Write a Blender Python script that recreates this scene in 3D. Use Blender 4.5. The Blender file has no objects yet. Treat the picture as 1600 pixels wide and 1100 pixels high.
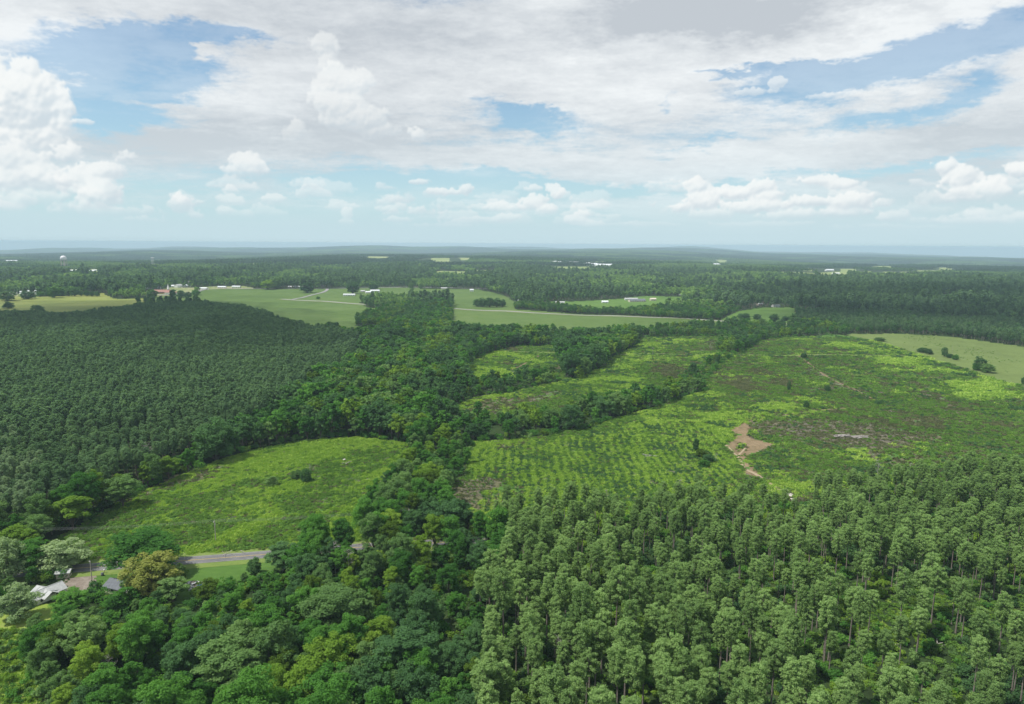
import bpy, bmesh, math, random
import numpy as np
from mathutils import Vector, Matrix, Euler

# ------------------------------------------------------------------ camera
CAM_H = 120.0
FPX = 1081.0
PITCH = math.radians(8.88)
ROLL = math.radians(0.36)
scene = bpy.context.scene
COL = scene.collection
cam_data = bpy.data.cameras.new("camera")
cam_data.sensor_width = 36.0
cam_data.lens = FPX / 1600.0 * 36.0
cam_data.clip_start = 0.5
cam_data.clip_end = 80000.0
camera = bpy.data.objects.new("camera", cam_data)
COL.objects.link(camera)
CAM_ROT = (Matrix.Rotation(math.radians(90) - PITCH, 3, 'X') @ Matrix.Rotation(ROLL, 3, 'Z'))
camera.matrix_world = Matrix.Translation((0, 0, CAM_H)) @ CAM_ROT.to_4x4()
scene.camera = camera
RM = np.array(CAM_ROT)

def ray(px, py):
    v = RM @ np.array([(px - 800.0) / FPX, -(py - 550.0) / FPX, -1.0])
    return v / np.linalg.norm(v)

def G(px, py, z=0.0):
    """place on the ground (or on the level z) that the photograph shows at this point"""
    v = ray(px, py)
    t = (z - CAM_H) / v[2]
    return (float(v[0] * t), float(v[1] * t))

def PG(pts, z=0.0):
    return np.array([G(p[0], p[1], p[2] if len(p) > 2 else z) for p in pts])

# ------------------------------------------------------------------ sun, exposure
SUN_EL, SUN_AZ = math.radians(60), math.radians(-105)      # azimuth from +Y towards +X
sun_dir = Vector((math.sin(SUN_AZ) * math.cos(SUN_EL), math.cos(SUN_AZ) * math.cos(SUN_EL), math.sin(SUN_EL)))
sd = bpy.data.lights.new("sun", 'SUN')
sd.energy = 3.8
sd.angle = math.radians(0.5)
sd.color = (1.0, 0.955, 0.89)
sun = bpy.data.objects.new("sun", sd)
sun.rotation_euler = sun_dir.to_track_quat('Z', 'Y').to_euler()
COL.objects.link(sun)
scene.view_settings.view_transform = 'Standard'
scene.view_settings.look = 'None'
scene.view_settings.exposure = 0.36
scene.view_settings.gamma = 1.0
scene.view_settings.use_curve_mapping = False
scene.render.engine = 'CYCLES'
cy = scene.cycles
cy.use_denoising = True
cy.max_bounces = 6
cy.diffuse_bounces = 4
cy.glossy_bounces = 2
cy.transmission_bounces = 3
cy.volume_bounces = 0
cy.transparent_max_bounces = 24
cy.use_adaptive_sampling = True
cy.adaptive_threshold = 0.015

# ------------------------------------------------------------------ node helper
class NT:
    def __init__(s, tree):
        s.t = tree; s.N = tree.nodes; s.L = tree.links
        for n in list(s.N): s.N.remove(n)
    def new(s, kind, **kw):
        n = s.N.new(kind)
        for k, v in kw.items(): setattr(n, k, v)
        return n
    def put(s, sock, v):
        if isinstance(v, bpy.types.NodeSocket): s.L.new(v, sock)
        elif v is not None:
            if isinstance(v, (tuple, list)) and len(v) == 3 and sock.type == 'RGBA': v = (*v, 1)
            sock.default_value = v
    def m(s, op, a, b=None, c=None, clamp=False):
        n = s.new('ShaderNodeMath', operation=op); n.use_clamp = clamp
        s.put(n.inputs[0], a); s.put(n.inputs[1], b); s.put(n.inputs[2], c)
        return n.outputs[0]
    def v(s, op, a, b=None, sc=None):
        n = s.new('ShaderNodeVectorMath', operation=op)
        s.put(n.inputs[0], a); s.put(n.inputs[1], b)
        if sc is not None: s.put(n.inputs['Scale'], sc)
        return n.outputs['Value'] if op in ('LENGTH', 'DOT_PRODUCT', 'DISTANCE') else n.outputs[0]
    def noise(s, vec, scale, detail=4, rough=0.55, dist=0.0, color=False):
        n = s.new('ShaderNodeTexNoise')
        s.put(n.inputs['Vector'], vec); s.put(n.inputs['Scale'], scale)
        n.inputs['Detail'].default_value = detail; n.inputs['Roughness'].default_value = rough
        n.inputs['Distortion'].default_value = dist
        return n.outputs['Color' if color else 'Fac']
    def ss(s, x, lo, hi, a=0.0, b=1.0):
        n = s.new('ShaderNodeMapRange', interpolation_type='SMOOTHSTEP')
        s.put(n.inputs['Value'], x); s.put(n.inputs['From Min'], lo); s.put(n.inputs['From Max'], hi)
        n.inputs['To Min'].default_value = a; n.inputs['To Max'].default_value = b
        return n.outputs[0]
    def mix(s, f, a, b, blend='MIX'):
        n = s.new('ShaderNodeMix', data_type='RGBA', blend_type=blend)
        s.put(n.inputs[0], f); s.put(n.inputs[6], a); s.put(n.inputs[7], b)
        return n.outputs[2]
    def xyz(s, vec):
        n = s.new('ShaderNodeSeparateXYZ'); s.put(n.inputs[0], vec)
        return n.outputs
    def comb(s, x, y, z):
        n = s.new('ShaderNodeCombineXYZ')
        for i, q in enumerate((x, y, z)): s.put(n.inputs[i], q)
        return n.outputs[0]

# ------------------------------------------------------------------ sky
world = bpy.data.worlds.new("World")
scene.world = world
world.use_nodes = True


_rs = np.random.RandomState(11)

def fft_noise(n, beta, seed, fmin=1.0, fmax=None):
    """tiling fractal noise, zero mean, unit spread"""
    rs = np.random.RandomState(seed)
    f = np.fft.fftfreq(n) * n
    k = np.sqrt(f[:, None] ** 2 + f[None, :n // 2 + 1] ** 2) if False else np.hypot(f[:, None], (np.arange(n // 2 + 1))[None, :])
    amp = np.where(k < fmin, 0, 1.0 / np.maximum(k, 1e-6) ** beta)
    if fmax: amp *= np.exp(-(k / fmax) ** 2)
    ph = rs.rand(*k.shape) * 2 * np.pi
    t = np.fft.irfft2(amp * np.exp(1j * ph), s=(n, n)).astype(np.float32)
    return (t - t.mean()) / t.std()

def tile(t, x, y):
    """bilinear look-up in a tiling field, x and y in tiles"""
    n = t.shape[0]
    fx = (x % 1.0) * n; fy = (y % 1.0) * n
    i = np.floor(fx).astype(np.int32); j = np.floor(fy).astype(np.int32)
    ax = (fx - i).astype(np.float32); ay = (fy - j).astype(np.float32)
    i %= n; j %= n; i2 = (i + 1) % n; j2 = (j + 1) % n
    return (t[j, i] * (1 - ax) + t[j, i2] * ax) * (1 - ay) + (t[j2, i] * (1 - ax) + t[j2, i2] * ax) * ay

def sstep(x, a, b):
    t = np.clip((x - a) / (b - a), 0, 1)
    return t * t * (3 - 2 * t)

EL0, EL1 = math.radians(-2.0), math.radians(90.0)
SW, SH = 6144, 1280

def cloud_map():
    """how much cloud stands in each direction of the sky, and how bright it is"""
    az = ((np.arange(SW) + 0.5) / SW - 0.5) * 2 * np.pi
    el = EL0 + (np.arange(SH) + 0.5) / SH * (EL1 - EL0)
    A = az[None, :].astype(np.float32); E = el[:, None].astype(np.float32)
    N1 = fft_noise(1024, 1.75, 3); N2 = fft_noise(1024, 1.45, 5); N3 = fft_noise(1024, 1.2, 8, fmin=4)
    # flat broken layer in perspective
    h = 1.0 / (np.tan(np.maximum(E, 0)) + 0.085)
    px = np.sin(A) * h; py = np.cos(A) * h
    s1 = tile(N1, px * 0.045 + .13, py * 0.070 + .41)
    s2 = tile(N2, px * 0.13 + .7, py * 0.21 + .2)
    s3 = tile(N3, px * 0.30, py * 0.5)
    a3 = A * (3 / (2 * np.pi))
    w1 = tile(N2, a3 + 0 * E, E * 1.35 + 0 * A)
    w2 = tile(N2, a3 + .37 + 0 * E, E * 1.35 + .6 + 0 * A)
    f3 = tile(N2, a3 * 2 + 0 * E, E * 3.2 + 0 * A)
    cover = 0.30 + 0.55 * s1 + 0.30 * s2 + 0.10 * s3 + 0.10 * f3
    def gauss(px_, py_, rx, ry, rot=0.0, wob=0.03):
        c = ray(px_, py_); a0 = math.atan2(c[0], c[1]); e0 = math.asin(c[2])
        da = (A - a0) + w1 * wob; de = (E - e0) + w2 * wob * 0.45
        cr, sr = math.cos(rot), math.sin(rot)
        u = (da * cr + de * sr) / (rx / FPX); v = (de * cr - da * sr) / (ry / FPX)
        return np.exp(-(u * u + v * v))
    for (qx, qy, rx, ry, rot, amt) in OPENINGS:
        cover += amt * gauss(qx, qy, rx, ry, rot)
    al = sstep(cover, -0.75, 1.05) * 0.97
    al = np.maximum(al, 0.10 + 0.22 * sstep(s2 + f3, -1.0, 1.6))
    al *= 0.45 + 0.55 * sstep(E, 0.02, 0.12)
    tone = 0.54 + 0.15 * s2 + 0.17 * f3 + 0.05 * s3 - 0.06 * s1 + .10 * tile(N1, a3 * 1.3 + .2 + 0 * E, E * 2.6 + .3 + 0 * A) - 0.06 * sstep(cover, 0.8, 2.5)
    for (qx, qy, rx, ry, amt) in TONES:
        tone += amt * gauss(qx, qy, rx, ry)
    tone = np.clip(tone, 0, 1)[..., None]
    dark = np.array([.50, .54, .58], np.float32); lite = np.array([.81, .84, .85], np.float32)
    rgb = dark + (lite - dark) * tone
    # bluish low down
    lowf = (1 - sstep(E, 0.03, 0.22))[..., None] * 0.5
    rgb = rgb * (1 - lowf) + np.array([.64, .75, .79], np.float32) * lowf
    rgb = rgb.astype(np.float32); al = al.astype(np.float32)
    # heaped clouds: swelling heads built up of balls, lit from the sun's side
    rs = np.random.RandomState(4)
    def heaps(blobs, op, detail=1.0):
        pts = []
        for (qx, qy, rx, ry) in blobs:
            c = ray(qx, qy); a0 = math.atan2(c[0], c[1]); e0 = math.asin(c[2])
            pts.append((a0, e0, rx / FPX, ry / FPX))
        amin = min(p[0] - p[2] * 1.7 for p in pts); amax = max(p[0] + p[2] * 1.7 for p in pts)
        emin = min(p[1] - p[3] * 1.8 for p in pts); emax = max(p[1] + p[3] * 1.8 for p in pts)
        i0 = max(0, int((amin / (2 * np.pi) + .5) * SW)); i1 = min(SW, int((amax / (2 * np.pi) + .5) * SW) + 1)
        j0 = max(0, int((emin - EL0) / (EL1 - EL0) * SH)); j1 = min(SH, int((emax - EL0) / (EL1 - EL0) * SH) + 1)
        a = A[:, i0:i1]; e = E[j0:j1]
        wa = w1[j0:j1, i0:i1]; wb = w2[j0:j1, i0:i1]
        fa = tile(N2, a * 3.1 + 0 * e, e * 3.1 + 0 * a); fb = tile(N2, a * 3.1 + .5 + 0 * e, e * 3.1 + .5 + 0 * a)
        fc = tile(N3, a * 5.3 + .5 + 0 * e, e * 5.3 + .1 + 0 * a)
        aw = a + 0.0018 * fa * detail + .0007 * fc; ew = e + 0.0016 * fb * detail + .0007 * fa
        Hh = np.full(aw.shape, -1.0, np.float32)
        balls = []
        for (a0, e0, rx, ry) in pts:
            balls.append((a0, e0, rx * .72, ry * .72))
            m = int(14 + 900 * (rx + ry))
            for _ in range(m):
                t = rs.rand() * 2 * np.pi; q = rs.rand() ** .5
                x = math.cos(t) * q * rx * .82; y = math.sin(t) * q * ry * .82
                if y < -ry * .45: y = -ry * (.35 + .2 * rs.rand())
                r = min(rx, ry) * rs.uniform(.16, .46) * (1.15 - .45 * q)
                balls.append((a0 + x, e0 + y, r * rs.uniform(1, 1.35), r))
        sc = float(np.mean([min(p[2], p[3]) for p in pts]))
        for (a0, e0, rx, ry) in balls:
            k0 = max(0, int(((a0 - rx * 1.6 - .006) / (2 * np.pi) + .5) * SW) - i0); k1 = min(i1 - i0, int(((a0 + rx * 1.6 + .006) / (2 * np.pi) + .5) * SW) - i0 + 1)
            l0 = max(0, int((e0 - ry * 1.6 - .006 - EL0) / (EL1 - EL0) * SH) - j0); l1 = min(j1 - j0, int((e0 + ry * 1.6 + .006 - EL0) / (EL1 - EL0) * SH) - j0 + 1)
            if k1 <= k0 or l1 <= l0: continue
            u = (aw[l0:l1, k0:k1] - a0) / rx; v = (ew[l0:l1, k0:k1] - e0) / ry
            q = 1 - u * u - v * v
            hgt_ = np.where(q > 0, np.sqrt(np.maximum(q, 0)), q * .6) * min(rx, ry)
            blk = Hh[l0:l1, k0:k1]
            np.maximum(blk, hgt_, out=blk)
        Hn = Hh / sc
        Hd = Hh + sc * (0.07 * fc + .05 * fa)
        # soften
        def blur(x, n):
            for ax in (0, 1):
                for _ in range(n):
                    x = (np.roll(x, 1, ax) + 2 * x + np.roll(x, -1, ax)) * .25
            return x
        Hs = blur(np.maximum(Hd, -.3 * sc), 3)
        ge, ga = np.gradient(Hs); da = 2 * np.pi / SW; de = (EL1 - EL0) / SH
        nx = -ga / da; ny = -ge / de
        nl = 1 / np.sqrt(nx * nx + ny * ny + 1.2)
        lam = (nx * -0.42 + ny * 0.72 + 1.1 * 0.55) * nl
        vert = np.clip((e - min(p[1] - p[3] * .8 for p in pts)) / max(1e-4, (max(p[1] + p[3] for p in pts) - min(p[1] - p[3] * .8 for p in pts))), 0, 1)
        lum = 0.40 + 0.50 * lam + 0.12 * vert + .06 * fa + .05 * tile(N1, a * 2.2 + 0 * e, e * 2.2 + 0 * a)
        lum = blur(lum, 1)
        lum = np.clip(lum, 0, 1)[..., None]
        base = np.array([.57, .645, .695], np.float32); top = np.array([.85, .87, .86], np.float32)
        cc = base + (top - base) * sstep(lum, .22, .95)
        bot = sstep(vert, -.02, .35)
        m = sstep(blur(Hn + .14 * fa + .16 * fc * detail, 1), -.05, .34) * op * (0.35 + .65 * bot)
        m = m[..., None]
        R = rgb[j0:j1, i0:i1]; L = al[j0:j1, i0:i1]
        out_a = m[..., 0] + L * (1 - m[..., 0])
        rgb[j0:j1, i0:i1] = (cc * m + R * (L[..., None]) * (1 - m)) / np.maximum(out_a[..., None], 1e-4)
        al[j0:j1, i0:i1] = out_a
    # small low heaps all along the horizon
    rl = np.random.RandomState(9)
    keep0 = ray
    def direct(p, q_): return (math.sin(p) * math.cos(q_), math.cos(p) * math.cos(q_), math.sin(q_))
    globals()['ray'] = direct
    for k in range(170):
        a0 = rl.uniform(-2.9, 2.9) if k > 60 else rl.uniform(-.68, .68); e0 = rl.uniform(.030, .082); w_ = rl.uniform(.012, .045) * FPX
        heaps([(a0, e0, w_, w_ * rl.uniform(.18, .34)), (a0 + w_ / FPX * rl.uniform(-.5, .5), e0 + .004, w_ * .5, w_ * .26)], rl.uniform(.22, .5), 1.0)
    globals()['ray'] = keep0
    # the same kind of heaps all round the horizon, where the photograph does not look
    globals()['ray'] = direct
    for k in range(46):
        a0 = rs.uniform(0.80, 2.9) * (1 if k % 2 else -1)
        e0 = rs.uniform(.04, .16); w_ = rs.uniform(.03, .08) * FPX
        blobs_ = [(a0 + rs.uniform(-.06, .06), e0 + rs.uniform(-.015, .03), w_ * rs.uniform(.4, 1), w_ * rs.uniform(.3, .6)) for _ in range(4)]
        heaps(blobs_, rs.uniform(.6, .9), 1.0)
    globals()['ray'] = keep0
    for blobs, op, det in HEAPS: heaps(blobs, op, det)
    return rgb, al

OPENINGS = [
    (215, 130, 150, 46, 0.12, -2.3), (95, 60, 150, 38, .1, -1.5), (340, 50, 170, 15, 0.10, -2.0), (165, 185, 90, 18, 0.0, -1.6), (190, 90, 90, 30, 0, -.9),
    (1320, 102, 125, 30, 0.08, -3.1), (1500, 78, 110, 22, 0.16, -2.2), (1150, 94, 90, 7, 0.05, -1.6), (1420, 182, 90, 14, 0.25, -1.4), (1555, 128, 40, 18, .4, -1.2),
    (855, 178, 48, 20, 0, -1.9), (830, 155, 60, 10, 0, -1.4), (1040, 140, 14, 12, 0, -1.3), (1240, 262, 430, 11, 0.0, -1.4), (620, 290, 90, 13, 0, -1.3), (560, 275, 60, 8, 0, -.8),
    (900, 275, 160, 12, 0, -1.4), (1110, 205, 70, 5, 0, -.8), (1300, 195, 60, 6, 0.2, -.6), (660, 52, 12, 6, 0, -1.2), (965, 320, 60, 18, 0, -.7),
    (700, 40, 380, 45, 0, .9), (1150, 22, 420, 38, 0.0, 1.5), (480, 150, 250, 80, 0, 1.0), (1000, 128, 130, 42, 0, 1.0), (1300, 232, 300, 22, 0, .8),
    (950, 235, 250, 22, 0, .8), (300, 225, 240, 40, 0, .9), (480, 20, 200, 20, 0, .6), (285, 78, 28, 14, 0.3, 1.8), (70, 100, 60, 26, .3, .9), (640, 240, 300, 30, 0, .6), (230, 162, 80, 9, 0, .9)]
TONES = [(1190, 8, 300, 30, -.95), (1060, 28, 180, 20, -.28), (740, 70, 130, 30, -.26), (900, 200, 300, 14, -.12), (420, 190, 160, 12, -.14), (600, 30, 120, 25, -.1), (880, 22, 70, 32, .26), (980, 95, 130, 40, .10), (430, 250, 90, 14, -.12),
    (1130, 90, 180, 24, .12), (1500, 30, 120, 25, .15), (330, 268, 60, 12, -.2), (400, 110, 120, 30, .1), (760, 250, 120, 14, -.06)]
HEAPS = [
    ([(25,160,60,50),(60,150,32,36),(88,182,22,26),(30,215,70,30),(40,125,22,18)], .93, 1.0),
    ([(20,248,42,24),(62,275,36,26),(105,238,22,16),(35,305,60,16),(5,280,40,26)], .72, 1.0),
    ([(195,243,26,12),(155,300,28,28),(185,330,80,12),(120,275,26,14),(168,265,40,16)], .80, 1.0),
    ([(275,318,24,18),(300,335,24,9),(225,345,50,7)], .62, 1.0),
    ([(388,256,32,20),(372,266,26,12)], .66, .8),
    ([(505,72,24,20),(512,100,20,20)], .5, .8),
    ([(530,130,42,26),(560,125,26,20),(505,160,22,18),(560,188,65,24),(600,205,50,16),(465,205,26,16),(530,165,40,30)], .55, .9),
    ([(652,212,16,16),(640,205,14,10)], .72, .8),
    ([(655,285,30,8),(728,294,14,11),(690,300,55,8),(625,306,14,7)], .66, 1.0),
    ([(543,333,10,12),(540,348,16,7)], .5, 1.0), ([(620,344,30,7)], .5, 1.0), ([(755,342,55,8),(720,348,50,7),(790,338,32,9)], .55, 1.0),
    ([(835,315,26,15),(868,300,18,13),(855,325,26,10)], .72, 1.0),
    ([(902,345,24,12),(912,334,14,9),(930,350,22,7)], .78, 1.0),
    ([(1090,290,20,18),(1098,312,34,20),(1150,297,36,12),(1190,289,28,13),(1205,305,26,11),(1058,325,28,10),(1110,333,50,12),(1018,318,12,7),(1180,320,56,13)], .84, 1.0),
    ([(1285,281,38,9),(1318,285,28,10),(1330,313,34,16),(1268,313,50,10),(1300,333,75,9),(1240,336,55,9)], .80, 1.0),
    ([(1475,262,22,15),(1500,276,28,18),(1543,294,30,16),(1500,300,44,12),(1595,260,20,10)], .88, 1.0),
    ([(1380,316,18,11),(1395,338,28,13),(1440,344,36,9)], .62, 1.0), ([(1520,345,55,8)], .5, 1.0),
    ([(1020,350,60,6)], .4, 1.0), ([(1180,350,110,6)], .4, 1.0), ([(1400,355,110,5)], .35, 1.0), ([(690,352,90,5)], .4, 1.0), ([(950,352,90,5)], .35, 1.0),
    ([(1160,153,26,7),(1120,155,20,6)], .0, 1.0), ([(1180,146,45,6),(1350,147,45,6),(1300,150,40,5),(1215,132,16,9)], .55, 1.0), ([(130,190,18,5)], .6, 1.0),
]

def build_world():
    w = NT(world.node_tree)
    d = w.v('NORMALIZE', w.new('ShaderNodeTexCoord').outputs['Generated'])
    X, Y, Z = w.xyz(d)
    sky = w.new('ShaderNodeTexSky', sky_type='NISHITA')
    sky.sun_disc = False
    sky.sun_elevation = SUN_EL
    sky.sun_rotation = SUN_AZ
    sky.air_density = 1.0; sky.dust_density = 0.6; sky.ozone_density = 2.0
    base = w.mix(1.0, sky.outputs[0], (.90, 1.13, 1.17), 'MULTIPLY')
    hz = w.m('POWER', w.m('SUBTRACT', 1.0, w.ss(Z, -0.02, 0.34)), 1.7)
    clear = w.mix(w.m('MULTIPLY', hz, 0.80), base, (4.9, 6.75, 7.5))
    rgb, al = cloud_map()
    buf = np.empty((SH, SW, 4), np.float32)
    buf[..., :3] = rgb; buf[..., 3] = al
    img = bpy.data.images.new("cloud_field", SW, SH, alpha=True, float_buffer=True, is_data=True)
    img.alpha_mode = 'CHANNEL_PACKED'
    img.pixels.foreach_set(buf.ravel()); img.update(); img.pack()
    u = w.m('ADD', w.m('DIVIDE', w.m('ARCTAN2', X, Y), 2 * math.pi), 0.5)
    v = w.m('DIVIDE', w.m('SUBTRACT', w.m('ARCSINE', Z), EL0), EL1 - EL0)
    tx = w.new('ShaderNodeTexImage', image=img, extension='EXTEND')
    w.put(tx.inputs[0], w.comb(u, v, 0.0))
    cloud = w.v('SCALE', tx.outputs['Color'], sc=10.0)
    col = w.mix(tx.outputs['Alpha'], clear, cloud)
    col = w.mix(w.ss(Z, 0.010, 0.060, 0.90, 0.0), col, (5.1, 6.6, 7.15))
    col = w.mix(w.ss(Z, -0.06, -0.02, 1.0, 0.0), col, (1.0, 1.5, 1.3))
    bg = w.new('ShaderNodeBackground'); w.put(bg.inputs[0], col); bg.inputs[1].default_value = 0.087
    out = w.new('ShaderNodeOutputWorld'); w.L.new(bg.outputs[0], out.inputs[0])
build_world()
world.cycles.sampling_method = 'MANUAL'
world.cycles.sample_map_resolution = 512

# ------------------------------------------------------------------ object helpers
def tag(o, label=None, cat=None, group=None, kind=None):
    if label: o['label'] = label
    if cat: o['category'] = cat
    if group: o['group'] = group
    if kind: o['kind'] = kind
    return o

def link(name, me, parent=None, loc=None):
    o = bpy.data.objects.new(name, me)
    COL.objects.link(o)
    if parent is not None: o.parent = parent
    if loc is not None: o.location = loc
    return o

def make_mesh(name, V, F, mats=(), mi=None, smooth=False):
    """V (n,3); F (m,3) or (m,4) array, or list of polygons"""
    me = bpy.data.meshes.new(name)
    V = np.asarray(V, np.float32)
    if isinstance(F, np.ndarray):
        k = F.shape[1]
        me.vertices.add(len(V)); me.vertices.foreach_set('co', V.ravel())
        me.loops.add(F.size); me.loops.foreach_set('vertex_index', F.astype(np.int32).ravel())
        me.polygons.add(len(F)); me.polygons.foreach_set('loop_start', np.arange(0, F.size, k, dtype=np.int32))
        me.polygons.foreach_set('loop_total', np.full(len(F), k, np.int32))
    else:
        me.from_pydata([tuple(v) for v in V.tolist()], [], F)
    for m in mats: me.materials.append(m)
    if mi is not None: me.polygons.foreach_set('material_index', np.asarray(mi, np.int32))
    if smooth: me.polygons.foreach_set('use_smooth', np.ones(len(me.polygons), bool))
    me.update(calc_edges=True)
    return me

def inside(poly, P):
    x, y = P[:, 0], P[:, 1]
    r = np.zeros(len(P), bool)
    n = len(poly)
    lo, hi = poly.min(0), poly.max(0)
    near = np.where((x >= lo[0]) & (x <= hi[0]) & (y >= lo[1]) & (y <= hi[1]))[0]
    if not len(near): return r
    xs, ys = x[near], y[near]; rr = np.zeros(len(near), bool)
    for i in range(n):
        x1, y1 = poly[i]; x2, y2 = poly[(i + 1) % n]
        if y1 == y2: continue
        c = ((y1 > ys) != (y2 > ys)) & (xs < (x2 - x1) * (ys - y1) / (y2 - y1) + x1)
        rr ^= c
    r[near] = rr
    return r

# ------------------------------------------------------------------ relief
_hr = np.random.RandomState(21)
_W = [(L, _hr.uniform(0, 2 * np.pi), _hr.uniform(0, 2 * np.pi), a) for L, a in
      [(1500, .5), (2300, .9), (3300, 1.3), (4700, 1.6), (6500, 1.8), (9000, 2.0), (2800, .9), (5600, 1.5), (1100, .35)]]
_S = [(L, _hr.uniform(0, 2 * np.pi), _hr.uniform(0, 2 * np.pi), a) for L, a in [(95, .22), (140, .35), (210, .5), (330, .8), (60, .10)]]

def height(x, y):
    x = np.asarray(x, np.float64); y = np.asarray(y, np.float64)
    r = np.hypot(x, y); az = np.arctan2(x, y)
    near = sum(a * np.sin((x * math.sin(t) + y * math.cos(t)) * 2 * np.pi / L + p) for L, t, p, a in _S)
    far = sum(a * np.sin((x * math.sin(t) + y * math.cos(t)) * 2 * np.pi / L + p) for L, t, p, a in _W) / 4.2
    k = sstep(r, 1700, 7000)
    amp = 24 * k + 22 * sstep(r, 6000, 18000)
    z = near * (1 - .5 * k) * sstep(r, 120, 330) + far * amp - 6 * k
    # the country falls away gently to both sides
    drop = 0.0065 * np.minimum(np.abs(az) / 0.64, 1.35) ** 2 + .0015 * sstep(az, .2, .64)
    z = z - r * drop * sstep(r, 1800, 9000)
    return z

# ------------------------------------------------------------------ outlines traced on the ground
FIELD_A = PG([(35, 868), (60, 856), (100, 832), (142, 808), (215, 768), (300, 734), (355, 714), (400, 702), (470, 688), (520, 684), (560, 684), (628, 691),
              (646, 704), (634, 732), (612, 760), (590, 786), (570, 808), (562, 826), (566, 840), (600, 846), (598, 853), (430, 862), (300, 869.5), (140, 879), (80, 883)])
TRACT = PG([(735, 836), (800, 824), (900, 816), (1000, 811), (1100, 804), (1200, 798), (1245, 800), (1300, 780), (1400, 768), (1500, 762), (1600, 758), (1820, 748),
            (1850, 680), (1720, 640), (1600, 605), (1500, 573), (1400, 543), (1330, 526), (1290, 521), (1200, 528), (1140, 530), (1120, 523), (1010, 524), (985, 536),
            (870, 537), (795, 542), (745, 560), (725, 578), (732, 600), (700, 622), (715, 650), (735, 690), (733, 720), (722, 742), (690, 768), (700, 800), (728, 815)])
ROWS_AREA = PG([(735, 800), (745, 700), (850, 690), (900, 678), (970, 668), (1060, 660), (1120, 668), (1125, 700), (1140, 730), (1160, 770), (1100, 800), (900, 815)])
STRIP_S = PG([(690, 700), (735, 690), (800, 686), (860, 680), (895, 669), (925, 667), (967, 651), (1010, 640), (1050, 628), (1108, 609),
              (1098, 604), (1040, 615), (990, 626), (930, 640), (860, 654), (800, 660), (745, 655), (700, 640)])
STRIP_T = PG([(690, 648), (746, 622), (785, 618), (837, 605), (878, 598), (870, 590), (830, 592), (800, 600), (745, 600), (690, 612)])
CLUSTER = PG([(884, 593), (906, 590), (938, 576), (952, 561), (1000, 536), (985, 523), (900, 530), (868, 548), (876, 575)])
DIAG = PG([(1128, 558), (1160, 552), (1186, 534), (1200, 528), (1180, 524), (1135, 530), (1120, 545)])
DIAG2 = PG([(1058, 612), (1085, 608), (1120, 580), (1150, 556), (1128, 552), (1095, 572), (1062, 592)])
HEDGE_N = PG([(830, 541), (870, 538), (985, 538), (1004, 527), (1120, 525), (1140, 532), (1290, 524), (1292, 515), (1120, 512), (980, 519), (850, 524)])
BACK_STAND = PG([(572, 843), (563, 826), (571, 806), (592, 784), (614, 758), (640, 728), (700, 700), (732, 724), (718, 745), (688, 768), (700, 800), (728, 820), (700, 838)])
LAWN = PG([(283, 882), (435, 872.5), (446, 884), (420, 897), (385, 910), (360, 918), (316, 922), (302, 945), (285, 975), (262, 975), (262, 945), (285, 915), (284, 900)])
YARD_W = PG([(0, 960), (60, 935), (95, 940), (90, 975), (48, 990), (50, 1040), (72, 1110), (85, 1250), (60, 1500), (-700, 1500), (-220, 985)])
YARD_N = PG([(150, 893), (200, 884), (205, 925), (160, 915), (148, 905)])
DRIVE = PG([(133, 884), (170, 882), (165, 890), (148, 905), (150, 912), (120, 930), (95, 915), (108, 892), (120, 886)])
DIRT = PG([(1131, 696), (1146, 685), (1150, 677), (1138, 672), (1152, 664), (1165, 657), (1172, 668), (1168, 680), (1180, 686), (1212, 693), (1191, 706), (1169, 713), (1163, 721), (1170, 728),
           (1181, 738), (1193, 751), (1180, 749), (1159, 744), (1165, 738), (1163, 731), (1155, 717), (1146, 709)])
PASTURE_E = PG([(1318, 521.5), (1395, 521), (1480, 526.5), (1540, 534), (1600, 543), (1750, 563), (1850, 640), (1850, 690), (1720, 642), (1600, 606), (1500, 574), (1400, 544), (1325, 525)])
SLASH = [PG(p) for p in [
    [(1190, 664), (1215, 655), (1270, 652), (1340, 657), (1420, 666), (1455, 680), (1440, 698), (1380, 706), (1330, 702), (1280, 692), (1215, 682)],
    [(1228, 602), (1262, 598), (1300, 600), (1302, 607), (1262, 610), (1235, 609)], [(1368, 641), (1400, 638), (1432, 650), (1400, 656)],
    [(1436, 612), (1462, 608), (1484, 632), (1482, 655), (1462, 662), (1466, 638)], [(742, 640), (790, 632), (830, 620), (866, 616), (830, 636), (790, 646)],
    [(690, 768), (740, 742), (770, 760), (812, 790), (770, 815), (728, 812)], [(1060, 560), (1080, 546), (1110, 530), (1122, 534), (1090, 555)], [(1240, 566), (1262, 572), (1330, 605), (1350, 620), (1310, 604)],
    [(850, 575), (885, 560), (890, 572), (860, 582)], [(1320, 715), (1350, 708), (1390, 715), (1350, 728)], [(200, 772), (300, 738), (360, 716), (372, 722), (300, 748), (215, 778)]]]
MEADOW_E = PG([(1120, 506), (1135, 495), (1155, 486), (1190, 481), (1240, 480), (1250, 508), (1200, 509)])
MEADOW_C = PG([(300, 480), (300, 462), (318, 452.5), (360, 451.5), (500, 452), (600, 449.5), (742, 451.5), (790, 462), (806, 472), (803, 484), (880, 488), (1000, 495), (1060, 499), (1150, 502), (1145, 508),
               (1052, 512), (940, 522), (830, 522), (735, 525), (712, 520), (705, 505), (708, 468), (690, 466), (600, 466), (560, 472), (575, 480), (620, 482), (560, 497), (556, 509), (620, 512), (615, 518), (560, 530), (500, 528), (450, 512), (400, 498)])
STRIP_MID = PG([(846, 481), (855, 472.5), (900, 471), (960, 468), (1010, 463), (1066, 464), (1066, 478), (1000, 486), (950, 486), (880, 484)])
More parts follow.
